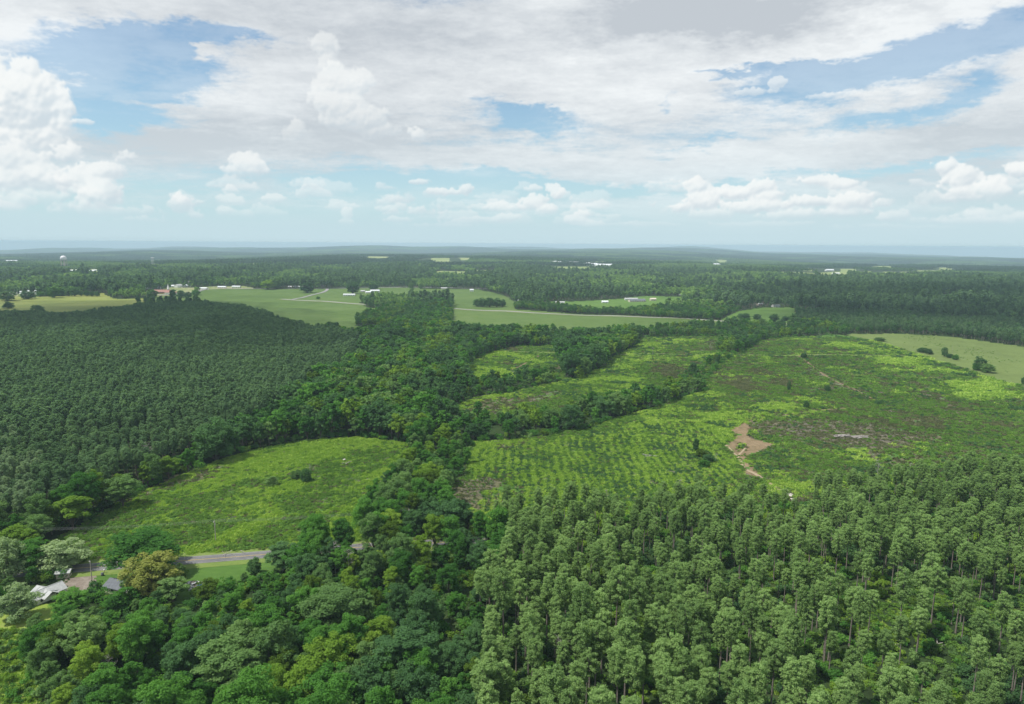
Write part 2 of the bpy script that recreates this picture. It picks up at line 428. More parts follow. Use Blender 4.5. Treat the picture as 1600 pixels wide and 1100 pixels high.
MEADOW_W = PG([(-60, 500), (-60, 466), (0, 463), (90, 463.5), (160, 458.5), (170, 463), (176, 466.5), (232, 466), (242, 475), (200, 486), (130, 500), (40, 502)])
def deeper(p, k):
    c = sum(q[1] for q in p) / len(p)
    return [(q[0] + (2 if q[0] > sum(w_[0] for w_ in p) / len(p) else -2), q[1] + (k if q[1] > c else -.5)) for q in p]
FAR_OPEN = [PG(deeper(p, 4.0)) for p in [
    [(675, 412), (676, 408.5), (700, 408), (702, 412)], [(707, 428.5), (708, 425.5), (725, 425.5), (726, 429)], [(743, 429), (746, 424), (773, 424), (772, 429.5)],
    [(1212, 427.5), (1216, 424.5), (1270, 426), (1272, 429.5), (1240, 430)], [(1270, 430), (1285, 425), (1310, 423), (1318, 418), (1326, 420), (1322, 427), (1328, 431), (1290, 433)],
    [(1338, 413), (1352, 411), (1376, 407.5), (1391, 408), (1388, 412)], [(1466, 416), (1470, 413), (1486, 413), (1484, 416.5)], [(1255, 418.5), (1258, 416), (1267, 416), (1266, 419)],
    [(94, 427), (96, 423), (100, 423), (108, 421), (122, 421), (124, 427), (110, 428)], [(140, 427), (142, 421), (152, 421), (152, 427)],
    [(550, 427), (552, 425), (562, 425), (561, 427)], [(1350, 424), (1352, 422), (1360, 422), (1362, 424)], [(1380, 424), (1384, 422), (1398, 422), (1396, 424.5)],
    [(1470, 470), (1478, 463), (1496, 463), (1500, 470)], [(862, 421), (870, 418.5), (905, 419), (952, 417), (952, 419), (910, 422)]]]
TOWN_FRONT = PG([(228, 470), (232, 464), (270, 461), (312, 458), (318, 464), (306, 482), (244, 482)])
TOWN_N = PG([(225, 464), (224, 459), (230, 455), (250, 452), (268, 449), (300, 449), (340, 447.5), (380, 447), (395, 449), (395, 452), (318, 453), (300, 459), (270, 462)])
TOWN_W = PG([(0, 463), (5, 459), (40, 456), (62, 453), (62, 462)])
FARMYARD = PG([(505, 460), (512, 452.5), (600, 450.5), (600, 463), (545, 465)])
_fr = np.random.RandomState(77)
for _k in range(16):
    _x = _fr.uniform(20, 1580); _y = _fr.uniform(402, 428); _w = _fr.uniform(8, 26); _h = _fr.uniform(1.0, 2.4)
    if 60 < _x < 180: continue
    FAR_OPEN.append(PG([(_x - _w, _y), (_x - _w * .4, _y - _h), (_x + _w * .7, _y - _h * .8), (_x + _w, _y + .3), (_x + _w * .8, _y + _h + 3), (_x - _w * .6, _y + _h + 3)]))
OPEN_FAR = [MEADOW_E, MEADOW_C, STRIP_MID, MEADOW_W, TOWN_FRONT, TOWN_N, TOWN_W, FARMYARD, PASTURE_E] + FAR_OPEN

# pines
PLANT = PG([(-160, 505, 0), (0, 503, 0), (60, 508, 0), (130, 506, 0), (200, 492, 0), (245, 482, 0), (300, 480, 0), (345, 481, 0), (375, 490, 0), (405, 502, 0), (450, 516, 0), (500, 530, 0), (560, 540, 0),
            (556, 565, 0), (530, 590, 0), (490, 608, 0), (455, 640, 0), (420, 662, 0), (395, 680, 0), (340, 700, 0), (280, 728, 0), (225, 752, 0), (150, 790, 0), (60, 830, 0), (-60, 860, 0), (-300, 900, 0)])
FORE = PG([(740, 836), (800, 824), (900, 816), (1000, 811), (1100, 804), (1200, 798), (1245, 800), (1300, 780), (1400, 768), (1500, 762), (1600, 758), (1820, 748), (2300, 900), (2300, 1600), (700, 1600), (760, 1100), (745, 960), (800, 900), (790, 850)])
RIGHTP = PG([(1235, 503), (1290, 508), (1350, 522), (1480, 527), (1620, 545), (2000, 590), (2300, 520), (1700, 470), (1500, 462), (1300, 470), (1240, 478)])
GLADE = PG([(1370, 1075), (1378, 1035), (1385, 1000), (1400, 975), (1440, 960), (1520, 965), (1590, 990), (1640, 1000), (1640, 960), (1560, 950), (1480, 930), (1400, 935), (1365, 950), (1300, 960),
            (1300, 975), (1350, 985), (1362, 1010), (1350, 1050), (1350, 1075)])
GAP_TRACK = PG([(1183, 800), (1180, 775), (1185, 752), (1200, 755), (1225, 772), (1250, 790), (1252, 800)])

def gx(poly, P, grow=0):
    return inside(poly, P)

OPEN_TREES = [FIELD_A, LAWN, YARD_W, DRIVE, YARD_N] + OPEN_FAR
def wooded(P):
    """True where tall trees may stand"""
    op = np.zeros(len(P), bool)
    for q in OPEN_TREES: op |= inside(q, P)
    tr = inside(TRACT, P)
    for q in (STRIP_S, STRIP_T, CLUSTER, DIAG, DIAG2, HEDGE_N): tr &= ~inside(q, P)
    op |= tr
    for q in (BACK_STAND,): op &= ~inside(q, P)
    return ~op

NOISE_T = fft_noise(512, 1.5, 31)
def field_noise(P, L_, off=0.0): return tile(NOISE_T, P[:, 0] / L_ / 8 + off, P[:, 1] / L_ / 8 + off * 1.7)

# ------------------------------------------------------------------ ground materials
def mat(name):
    m = bpy.data.materials.new(name); m.use_nodes = True
    return m, NT(m.node_tree)

def finish(w, col, rough=0.9, bump=None, spec=0.2, bstr=0.5, bdist=0.3, metallic=0.0):
    b = w.new('ShaderNodeBsdfPrincipled')
    w.put(b.inputs['Base Color'], col); w.put(b.inputs['Roughness'], rough)
    b.inputs['Specular IOR Level'].default_value = spec
    b.inputs['Metallic'].default_value = metallic
    if bump is not None:
        bn = w.new('ShaderNodeBump'); bn.inputs['Strength'].default_value = bstr; bn.inputs['Distance'].default_value = bdist
        w.put(bn.inputs['Height'], bump); w.L.new(bn.outputs[0], b.inputs['Normal'])
    o = w.new('ShaderNodeOutputMaterial'); w.L.new(b.outputs[0], o.inputs[0])

def simple_mat(name, col, rough=0.7, spec=0.3, var=0.15, scale=3.0, metallic=0.0):
    m, w = mat(name)
    p = w.new('ShaderNodeNewGeometry').outputs['Position']
    n = w.noise(p, scale, 4)
    c = w.mix(w.ss(n, .3, .7), tuple(v * (1 - var) for v in col), tuple(min(1, v * (1 + var)) for v in col))
    finish(w, c, rough, spec=spec, metallic=metallic)
    return m

def ground_mat(name, cols, scales=(0.02, 0.12, 0.7), w_=(.5, .3, .2), bump=0.5, tracks=False, stripes=None):
    """cols: list of (position, colour) over mixed noise"""
    m, w = mat(name)
    p = w.new('ShaderNodeNewGeometry').outputs['Position']
    t = None
    for s, k in zip(scales, w_):
        q = w.m('MULTIPLY', w.noise(p, s, 5, .6, .4), k)
        t = q if t is None else w.m('ADD', t, q)
    if stripes:
        ang, sp, amt = stripes
        X, Y, Z = w.xyz(p)
        a = w.m('ADD', w.m('MULTIPLY', X, math.cos(ang)), w.m('MULTIPLY', Y, math.sin(ang)))
        a = w.m('ADD', a, w.m('MULTIPLY', w.noise(p, .03, 2), 12))
        t = w.m('ADD', t, w.m('MULTIPLY', w.m('SINE', w.m('MULTIPLY', a, 2 * math.pi / sp)), amt))
    r = w.new('ShaderNodeValToRGB'); w.put(r.inputs[0], t)
    e = r.color_ramp.elements
    while len(e) < len(cols): e.new(0.5)
    for i, (pos, c) in enumerate(cols): e[i].position = pos; e[i].color = (*c, 1)
    finish(w, r.outputs[0], 0.95, bump=t if bump else None, bstr=bump, spec=0.1, bdist=0.4)
    return m

M = {}
M['forest_floor'] = ground_mat('forest_floor', [(.35, (.018, .028, .012)), (.5, (.03, .055, .016)), (.62, (.055, .075, .025)), (.75, (.07, .06, .035))])
M['clearing'] = ground_mat('clearing', [(.36, (.035, .085, .018)), (.46, (.062, .14, .025)), (.56, (.09, .175, .032)), (.63, (.105, .145, .045)), (.74, (.14, .14, .07))], (.015, .09, .6), (.4, .35, .25))
M['meadow_c'] = ground_mat('meadow_grass', [(.35, (.068, .115, .026)), (.5, (.092, .150, .036)), (.66, (.125, .175, .05))], (.006, .03, .3), (.5, .3, .2), .3, stripes=(1.3, 22, .018))
M['meadow_w'] = ground_mat('meadow_pale_grass', [(.35, (.15, .19, .045)), (.5, (.21, .24, .06)), (.68, (.26, .27, .08))], (.006, .03, .3), (.5, .3, .2), .3)
M['meadow_e'] = ground_mat('meadow_bright_grass', [(.35, (.07, .135, .026)), (.5, (.095, .175, .034)), (.66, (.13, .205, .05))], (.006, .03, .3), (.5, .3, .2), .3)
M['pasture'] = ground_mat('pasture_grass', [(.36, (.08, .105, .03)), (.44, (.115, .158, .045)), (.56, (.14, .19, .055)), (.7, (.17, .21, .07))], (.008, .05, .25), (.35, .3, .35), .5)
M['lawn'] = ground_mat('lawn_grass', [(.36, (.058, .125, .022)), (.5, (.072, .145, .028)), (.66, (.10, .185, .036))], (.03, .3, 1.5), (.5, .3, .2), .3, stripes=(1.45, 3.0, .02))
M['yard'] = ground_mat('yard_grass', [(.36, (.12, .19, .03)), (.5, (.19, .27, .045)), (.62, (.26, .30, .08)), (.72, (.33, .24, .13))], (.05, .3, 1.5), (.4, .35, .25), .4)
M['far_field'] = ground_mat('far_field_grass', [(.38, (.16, .22, .06)), (.52, (.24, .29, .10)), (.66, (.36, .36, .18))], (.004, .02, .1), (.5, .3, .2), 0)
M['town'] = ground_mat('town_ground', [(.38, (.13, .19, .06)), (.5, (.20, .24, .09)), (.58, (.38, .33, .24)), (.68, (.42, .38, .33))], (.02, .06, .3), (.4, .4, .2), 0)
M['slash_ground'] = ground_mat('slash_ground', [(.34, (.05, .075, .022)), (.46, (.095, .10, .045)), (.56, (.145, .135, .08)), (.68, (.22, .20, .145))], (.03, .2, 1.2), (.35, .35, .3))
M['dirt'] = ground_mat('dirt', [(.36, (.11, .10, .045)), (.45, (.165, .128, .070)), (.53, (.225, .165, .095)), (.66, (.32, .25, .165))], (.05, .35, 2.0), (.35, .35, .3), .4)
M['drive'] = ground_mat('driveway_dirt', [(.36, (.10, .08, .06)), (.5, (.20, .168, .135)), (.64, (.30, .265, .225))], (.08, .5, 2.5), (.4, .35, .25), .3)
M['track'] = ground_mat('worn_track', [(.36, (.12, .12, .05)), (.5, (.20, .155, .09)), (.64, (.28, .22, .14))], (.08, .5, 2.5), (.4, .35, .25), .3)
M['sand'] = ground_mat('bare_sand', [(.36, (.25, .19, .12)), (.5, (.33, .26, .17)), (.64, (.41, .33, .23))], (.08, .5, 2.5), (.4, .35, .25), .3)
M['verge'] = ground_mat('verge_grass', [(.36, (.10, .16, .035)), (.5, (.15, .21, .05)), (.66, (.22, .24, .09))], (.02, .1, .8), (.4, .35, .25), .3)
M['asphalt'] = ground_mat('asphalt', [(.36, (.085, .085, .088)), (.5, (.15, .15, .15)), (.64, (.20, .195, .19))], (.1, .6, 3), (.35, .35, .3), .1)
M['asphalt_pale'] = ground_mat('worn_asphalt', [(.36, (.21, .21, .205)), (.5, (.26, .255, .245)), (.64, (.32, .31, .30))], (.02, .2, 1), (.35, .35, .3), .1)
M['paint'] = simple_mat('road_paint', (.42, .41, .38), .6, .3, .12)
M['paint_y'] = simple_mat('road_paint_yellow', (.55, .40, .08), .6, .3, .2)

# ------------------------------------------------------------------ the ground, one sheet cut along the field edges
def build_ground():
    r = [2.0]
    while r[-1] < 21000:
        q = r[-1]
        st = 2.5 if q < 60 else (1.9e-5 * q * q + (1.2 if q < 150 else 0) if q < 520 else 0.01 * q)
        if q >= 60 and q < 150: st = 1.5
        r.append(q + max(st, .4))
    r = np.array(r)
    az = np.concatenate([np.linspace(-math.pi, -0.80, 60)[:-1], np.arange(-0.80, 0.80, 0.0026), np.linspace(0.80, math.pi, 60)])
    R, A = np.meshgrid(r, az, indexing='ij')
    jr = np.random.RandomState(2)
    A = A.copy(); A[:, 1:-1] += (jr.rand(*A[:, 1:-1].shape) - .5) * .0011
    X = R * np.sin(A); Y = R * np.cos(A)
    Z = height(X, Y)
    V = np.stack([X, Y, Z], -1).reshape(-1, 3)
    nr, na = len(r), len(az)
    i = np.arange(nr - 1)[:, None]; j = np.arange(na - 1)[None, :]
    F = np.stack([i * na + j, i * na + j + 1, (i + 1) * na + j + 1, (i + 1) * na + j], -1).reshape(-1, 4)[:, ::-1]
    C = V[F].mean(1)[:, :2]
    # ragged, natural edges
    rr = np.hypot(C[:, 0], C[:, 1])[:, None]
    Cj = C + (jr.rand(len(C), 2) - .5) * np.minimum(rr * .003, 4)
    reg = np.zeros(len(F), np.int32)
    names = [('ground', 'forest_floor')]
    def add(poly, nm, m):
        names.append((nm, m)); reg[inside(poly, Cj)] = len(names) - 1
    for q in FAR_OPEN: add(q, 'far_field', 'far_field')
    add(MEADOW_W, 'pale_meadow', 'meadow_w'); add(TOWN_W, 'town_ground', 'town'); add(MEADOW_C, 'meadow', 'meadow_c')
    add(TOWN_FRONT, 'meadow', 'meadow_c'); add(TOWN_N, 'town_ground', 'town'); add(FARMYARD, 'farmyard_ground', 'meadow_c'); add(STRIP_MID, 'meadow', 'meadow_e'); add(MEADOW_E, 'meadow', 'meadow_e'); add(PASTURE_E, 'pasture_ground', 'pasture')
    add(TRACT, 'cleared_ground', 'clearing'); add(FIELD_A, 'cleared_ground', 'clearing')
    for q in (STRIP_S, STRIP_T, CLUSTER, DIAG, DIAG2, HEDGE_N, BACK_STAND):
        reg[inside(q, Cj)] = 0
    keepC = Cj; fr = np.minimum(rr[:, 0] / 400, 2.0)
    Cj = C + np.column_stack([field_noise(C, 7, .1), field_noise(C, 7, .6)]) * (5.0 * fr)[:, None] + np.column_stack([field_noise(C, 28, .3), field_noise(C, 28, .8) * 2.0]) * (6.0 * fr)[:, None]
    for q in SLASH: add(q, 'slash_ground', 'slash_ground')
    Cj = C + np.column_stack([field_noise(C, 3, .1), field_noise(C, 3, .6)]) * 1.3
    add(DIRT, 'dirt_ground', 'dirt'); Cj = keepC
    Cj = C + np.column_stack([field_noise(C, 3, .1), field_noise(C, 3, .6)]) * 1.2
    add(LAWN, 'lawn', 'lawn'); add(YARD_W, 'yard_ground', 'yard'); add(YARD_N, 'yard_ground', 'lawn'); add(DRIVE, 'driveway_ground', 'drive')
    for k, (nm, mk) in enumerate(names):
        f = F[reg == k]
        if not len(f): continue
        u, inv = np.unique(f, return_inverse=True)
        me = make_mesh(nm, V[u], inv.reshape(-1, 4), [M[mk]], smooth=True)
        tag(link(nm, me), kind='structure')
build_ground()

TRACKS = []
def ribbon(name, pts, width, material, lift, kind='structure', step=2.0, wob=0.0, label=None, cat=None):
    """a strip following the ground; pts are ground points"""
    P = np.array(pts, float)
    # smooth by Catmull-Rom
    out = []
    for i in range(len(P) - 1):
        p0 = P[max(i - 1, 0)]; p1 = P[i]; p2 = P[i + 1]; p3 = P[min(i + 2, len(P) - 1)]
        n = max(2, int(np.linalg.norm(p2 - p1) / step))
        for t in np.linspace(0, 1, n, endpoint=False):
            out.append(.5 * ((2 * p1) + (-p0 + p2) * t + (2 * p0 - 5 * p1 + 4 * p2 - p3) * t * t + (-p0 + 3 * p1 - 3 * p2 + p3) * t ** 3))
    out.append(P[-1]); C = np.array(out)
    T = np.gradient(C, axis=0); T /= np.linalg.norm(T, axis=1)[:, None]
    Nn = np.stack([-T[:, 1], T[:, 0]], -1)
    rs = np.random.RandomState(len(C))
    ks = np.linspace(-.5, .5, 5)
    wv = width * (1 + wob * np.convolve(rs.randn(len(C) + 6), np.ones(7) / 7, 'valid')[:len(C)])
    V = []
    for k in ks:
        q = C + Nn * (k * wv)[:, None]
        V.append(np.column_stack([q, height(q[:, 0], q[:, 1]) + lift]))
    V = np.stack(V, 1); n = len(C)
    i = np.arange(n - 1)[:, None]; j = np.arange(4)[None]
    F = np.stack([i * 5 + j, i * 5 + j + 1, (i + 1) * 5 + j + 1, (i + 1) * 5 + j], -1).reshape(-1, 4)
    o = link(name, make_mesh(name, V.reshape(-1, 3), F, [material], smooth=True))
    tag(o, label, cat, kind=kind)
    if 'track' in name or 'path' in name: TRACKS.append((C, width))
    return C, Nn, T

NEAR_ROAD = [G(*p) for p in [(-260, 911), (-100, 900), (0, 893), (140, 884), (220, 878.8), (300, 873.6), (430, 865), (520, 858.5), (615, 852), (760, 841.5), (900, 831)]]
ribbon('roadside_verge', NEAR_ROAD, 15, M['verge'], .05)
rc, rn, rt = ribbon('road', NEAR_ROAD, 7.0, M['asphalt'], .10)
def offset_line(name, C, Nn, off, wd, m, lift):
    pts = C + Nn * off
    ribbon(name, pts[::3], wd, m, lift)
offset_line('road_edge_line', rc, rn, 3.1, .10, M['paint'], .115)
offset_line('road_edge_line', rc, rn, -3.1, .10, M['paint'], .115)
offset_line('road_centre_line', rc, rn, .12, .12, M['paint_y'], .115)
offset_line('road_centre_line', rc, rn, -.12, .12, M['paint_y'], .115)
HIGHWAY = [G(*p) for p in [(440, 467.6), (458, 469.5), (510, 471.6), (590, 476.6), (660, 480.8), (710, 483), (800, 487.2), (900, 491.4), (1000, 495.8), (1060, 498.6), (1170, 504), (1280, 508)]]
ribbon('highway_verge', HIGHWAY, 26, M['verge'], .25, step=8)
ribbon('highway', HIGHWAY, 10.5, M['asphalt_pale'], .45, step=8)
ribbon('farm_lane', [G(*p) for p in [(456, 469), (470, 465.5), (490, 460), (508, 455.2), (512, 452)]], 8, M['asphalt_pale'], .5, step=8)
ribbon('town_road', [G(*p) for p in [(222, 463), (262, 461), (300, 458.5), (316, 453.6), (330, 452), (400, 451.6), (500, 451.3), (600, 450), (700, 449.6), (790, 452.5)]], 14, M['asphalt_pale'], .6, step=10)
ribbon('grass_track', [G(*p) for p in [(770, 547), (800, 549), (870, 551), (940, 553), (1020, 553.5), (1100, 556), (1200, 556.5), (1300, 556), (1420, 557.5), (1480, 566)]], 9, M['verge'], .25, wob=.3, step=4)
ribbon('dirt_track', [G(*p) for p in [(1163, 660), (1180, 656), (1200, 651.5), (1235, 645), (1270, 640), (1310, 636.5), (1362, 632)]], 2.4, M['track'], .12, wob=.9)
ribbon('dirt_track', [G(*p) for p in [(1246, 556), (1262, 566), (1284, 582), (1300, 592), (1335, 607), (1356, 617), (1371, 626)]], 2.4, M['track'], .2, wob=1.2)
ribbon('dirt_track', [G(*p) for p in [(800, 578), (815, 570), (830, 562), (843, 555)]], 3.2, M['track'], .2, wob=1.0)
ribbon('sandy_path', [G(*p) for p in [(1134, 696), (1144, 707), (1152, 715), (1157, 724), (1160, 731), (1168, 738), (1178, 743), (1188, 750), (1198, 757), (1215, 768), (1232, 778), (1240, 786)]], 2.1, M['sand'], .16, wob=.25)
ribbon('sandy_path', [G(*p) for p in [(1166, 699), (1160, 706), (1154, 712)]], 1.2, M['sand'], .16, wob=.25)

# ------------------------------------------------------------------ foliage and bark
LEAF_GAIN = 2.35
def leaf_mat(name, c0, c1, c2, trans=0.42, patch=0.25, warm=None):
    m, w = mat(name)
    rnd = w.new('ShaderNodeObjectInfo').outputs['Random']
    at = w.new('ShaderNodeAttribute', attribute_name='tint').outputs['Fac']
    p = w.new('ShaderNodeNewGeometry').outputs['Position']
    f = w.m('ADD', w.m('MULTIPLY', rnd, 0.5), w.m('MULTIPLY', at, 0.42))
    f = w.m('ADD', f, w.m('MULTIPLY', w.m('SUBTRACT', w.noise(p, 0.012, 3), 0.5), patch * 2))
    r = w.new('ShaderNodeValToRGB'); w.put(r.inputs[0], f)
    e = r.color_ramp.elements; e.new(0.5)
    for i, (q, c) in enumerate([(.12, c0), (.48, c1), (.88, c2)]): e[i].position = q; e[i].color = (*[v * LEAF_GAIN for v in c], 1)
    col = r.outputs[0]
    if warm:   # a few individuals of a different hue
        col = w.mix(w.m('MULTIPLY', w.ss(w.m('FRACT', w.m('MULTIPLY', rnd, 7.31)), warm[1], warm[1] + .03), .8), col, warm[0])
    d = w.new('ShaderNodeBsdfDiffuse'); w.put(d.inputs[0], col)
    t = w.new('ShaderNodeBsdfTranslucent'); w.put(t.inputs[0], w.mix(1.0, col, (1.15, 1.25, .6), 'MULTIPLY'))
    mx = w.new('ShaderNodeMixShader'); mx.inputs[0].default_value = trans
    w.L.new(d.outputs[0], mx.inputs[1]); w.L.new(t.outputs[0], mx.inputs[2])
    o = w.new('ShaderNodeOutputMaterial'); w.L.new(mx.outputs[0], o.inputs[0])
    return m
L = {}
L['pine'] = leaf_mat('pine_needles', (.062, .104, .034), (.094, .146, .048), (.136, .198, .070))
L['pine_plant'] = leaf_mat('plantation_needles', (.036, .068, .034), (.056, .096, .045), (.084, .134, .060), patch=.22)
L['pine_sunlit'] = leaf_mat('sunlit_pine_needles', (.065, .10, .055), (.09, .13, .072), (.12, .165, .09))  # lighter needles, sunlight on the pines put into their colour
L['broad'] = leaf_mat('broadleaf_green', (.022, .062, .014), (.038, .098, .018), (.066, .142, .026), warm=((.10, .155, .022), .86))
L['broad_dark'] = leaf_mat('broadleaf_dark', (.026, .058, .022), (.038, .080, .029), (.056, .106, .038))
L['broad_olive'] = leaf_mat('broadleaf_olive', (.045, .085, .028), (.066, .115, .036), (.095, .150, .050))
L['broad_yellow'] = leaf_mat('broadleaf_yellow', (.058, .104, .015), (.083, .138, .019), (.118, .172, .028))
L['broad_pale'] = leaf_mat('broadleaf_pale', (.085, .125, .055), (.12, .165, .08), (.17, .21, .11))
L['broad_gold'] = leaf_mat('broadleaf_gold', (.105, .122, .03), (.15, .158, .045), (.20, .195, .07))
L['far'] = leaf_mat('far_canopy', (.032, .070, .024), (.054, .102, .032), (.090, .145, .044), patch=.5)
L['far_w'] = leaf_mat('far_canopy_bright', (.060, .108, .030), (.088, .145, .042), (.13, .19, .055), patch=.3)
L['far_shaded'] = leaf_mat('shaded_canopy', (.014, .034, .012), (.024, .052, .017), (.042, .078, .026), patch=.6)  # this and the next two: canopy self-shading painted into the leaf colour
L['far_shaded_pine'] = leaf_mat('shaded_pine_canopy', (.012, .026, .014), (.018, .036, .018), (.026, .050, .024), patch=.3)
L['far_bright_shaded'] = leaf_mat('shaded_bright_canopy', (.034, .066, .020), (.052, .090, .027), (.075, .118, .038), patch=.3)
L['weed'] = leaf_mat('weeds', (.042, .084, .016), (.062, .116, .022), (.090, .148, .032), patch=.35)
L['grass'] = leaf_mat('tall_grass', (.082, .140, .020), (.120, .185, .030), (.172, .222, .048), trans=.35, patch=.35)
L['brush'] = leaf_mat('brush', (.038, .046, .020), (.060, .068, .032), (.09, .092, .048), patch=.2)
M['bark_pine'] = simple_mat('pine_bark', (.21, .18, .155), .95, .1, .25, 2.0)
M['bark'] = simple_mat('bark', (.13, .115, .095), .95, .1, .25, 2.0)
M['dead'] = simple_mat('dead_wood', (.36, .33, .30), .95, .1, .2, 2.0)
M['pale_bark'] = simple_mat('pale_bark', (.30, .28, .25), .95, .1, .2, 2.0)

def leaves(C, R, per, size, rs, up=0.35, aspect=0.62, tint=None, lo=0.45):
    """leaf-sized triangles through and over the clumps"""
    C = np.asarray(C, float); R = np.asarray(R, float); n = len(C)
    per = np.broadcast_to(np.asarray(per), (n,)).astype(int)
    idx = np.repeat(np.arange(n), per); N = len(idx)
    d = rs.randn(N, 3); d[:, 2] += up; d /= np.linalg.norm(d, axis=1)[:, None]
    q = rs.uniform(lo, 1.0, (N, 1)) ** .7 * rs.uniform(.85, 1.12, (N, 1))
    P = C[idx] + d * R[idx] * q
    nn = d * .9 + rs.randn(N, 3) * .55; nn[:, 2] += .55; nn /= np.linalg.norm(nn, axis=1)[:, None]
    a = np.cross(nn, rs.randn(N, 3)); a /= np.linalg.norm(a, axis=1)[:, None]
    b = np.cross(nn, a)
    s = size * rs.uniform(.65, 1.35, (N, 1))
    V = np.stack([P - a * s * .6 - b * s * .3 * aspect, P + a * s * .6 - b * s * .3 * aspect, P + b * s * aspect + a * s * rs.uniform(-.3, .3, (N, 1))], 1).reshape(-1, 3)
    F = np.arange(N * 3).reshape(-1, 3)
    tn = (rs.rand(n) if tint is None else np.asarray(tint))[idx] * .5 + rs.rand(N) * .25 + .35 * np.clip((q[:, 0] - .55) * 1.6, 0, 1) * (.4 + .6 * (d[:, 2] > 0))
    return V, F, np.repeat(tn, 3)

def tube(pts, rad, sides=6):
    pts = np.asarray(pts, float); n = len(pts)
    T = np.gradient(pts, axis=0); T /= np.linalg.norm(T, axis=1)[:, None] + 1e-9
    ref = np.array([.3, .9, .1]) if abs(T[0][2]) > .8 else np.array([0, 0, 1.])
    V = []
    for i in range(n):
        a = np.cross(T[i], ref); a /= np.linalg.norm(a) + 1e-9; b = np.cross(T[i], a)
        for k in range(sides):
            t = 2 * math.pi * k / sides
            V.append(pts[i] + (a * math.cos(t) + b * math.sin(t)) * rad[i])
    F = []
    for i in range(n - 1):
        for k in range(sides):
            k2 = (k + 1) % sides
            F.append((i * sides + k, (i + 1) * sides + k, (i + 1) * sides + k2, i * sides + k2))
    V = np.array(V); F = np.array(F)
    return V, F

def join(parts):
    Vs, Fs, o = [], [], 0
    for V, F in parts:
        Vs.append(V); Fs.append(F + o); o += len(V)
    return np.concatenate(Vs), np.concatenate(Fs)

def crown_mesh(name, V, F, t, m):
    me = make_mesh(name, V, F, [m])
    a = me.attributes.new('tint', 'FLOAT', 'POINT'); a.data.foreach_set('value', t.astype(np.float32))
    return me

def pine_shape(seed, H=20.0, base=.47, R=2.9, per=95, size=.32, whorl=.9, round_=1.0):
    rs = np.random.RandomState(seed)
    lean = rs.uniform(-.25, .25, 2)
    def ax(z): return np.array([lean[0] * (z / H) ** 2 * 2, lean[1] * (z / H) ** 2 * 2, z])
    zs = np.linspace(0, H * .97, 8)
    trunk = tube([ax(z) for z in zs], [.27 * (1 - .78 * z / H) + (.07 if z == 0 else 0) for z in zs], 6)
    br, C, Rr = [], [], []
    h0 = H * base; Hc = H - h0; z = h0
    asym = rs.uniform(0, 2 * np.pi)
    while z < H - .3:
        f = (z - h0) / Hc
        prof = (0.50 + 1.5 * f) if f < .30 else .95 * math.sqrt(max(0, 1 - ((f - .30) / .74) ** 2)) + .05
        k = rs.randint(4, 7) if f < .85 else 3
        a0 = rs.uniform(0, 6.28)
        for q in range(k):
            a = a0 + q * 2 * np.pi / k + rs.uniform(-.35, .35)
            rr = R * prof * rs.uniform(.62, 1.1) * (1 + .16 * math.cos(a - asym))
            c = ax(z); e = c + np.array([math.cos(a) * rr, math.sin(a) * rr, rs.uniform(.1, .9)])
            if f < .75: br.append(tube([c, (c + e) / 2 + np.array([0, 0, -.1]), e], [.07, .05, .02], 3))
            cr = rs.uniform(.48, .86) * (.75 + .35 * prof)
            C.append(e); Rr.append((cr * 1.05, cr * 1.05, cr * .72))
            if rr > 1.2: C.append(c + (e - c) * .55 + np.array([0, 0, .35])); Rr.append((cr * .8, cr * .8, cr * .6))
        z += whorl * rs.uniform(.8, 1.25)
    C.append(ax(H - .25)); Rr.append((.75, .75, .8))
    for _ in range(2):        # dead lower branches
        z = h0 - rs.uniform(.5, 3); a = rs.uniform(0, 6.28); c = ax(z)
        br.append(tube([c, c + np.array([math.cos(a) * 1.2, math.sin(a) * 1.2, .3])], [.05, .02], 3))
    return join([trunk] + br), leaves(C, Rr, per, size, rs, up=.5)

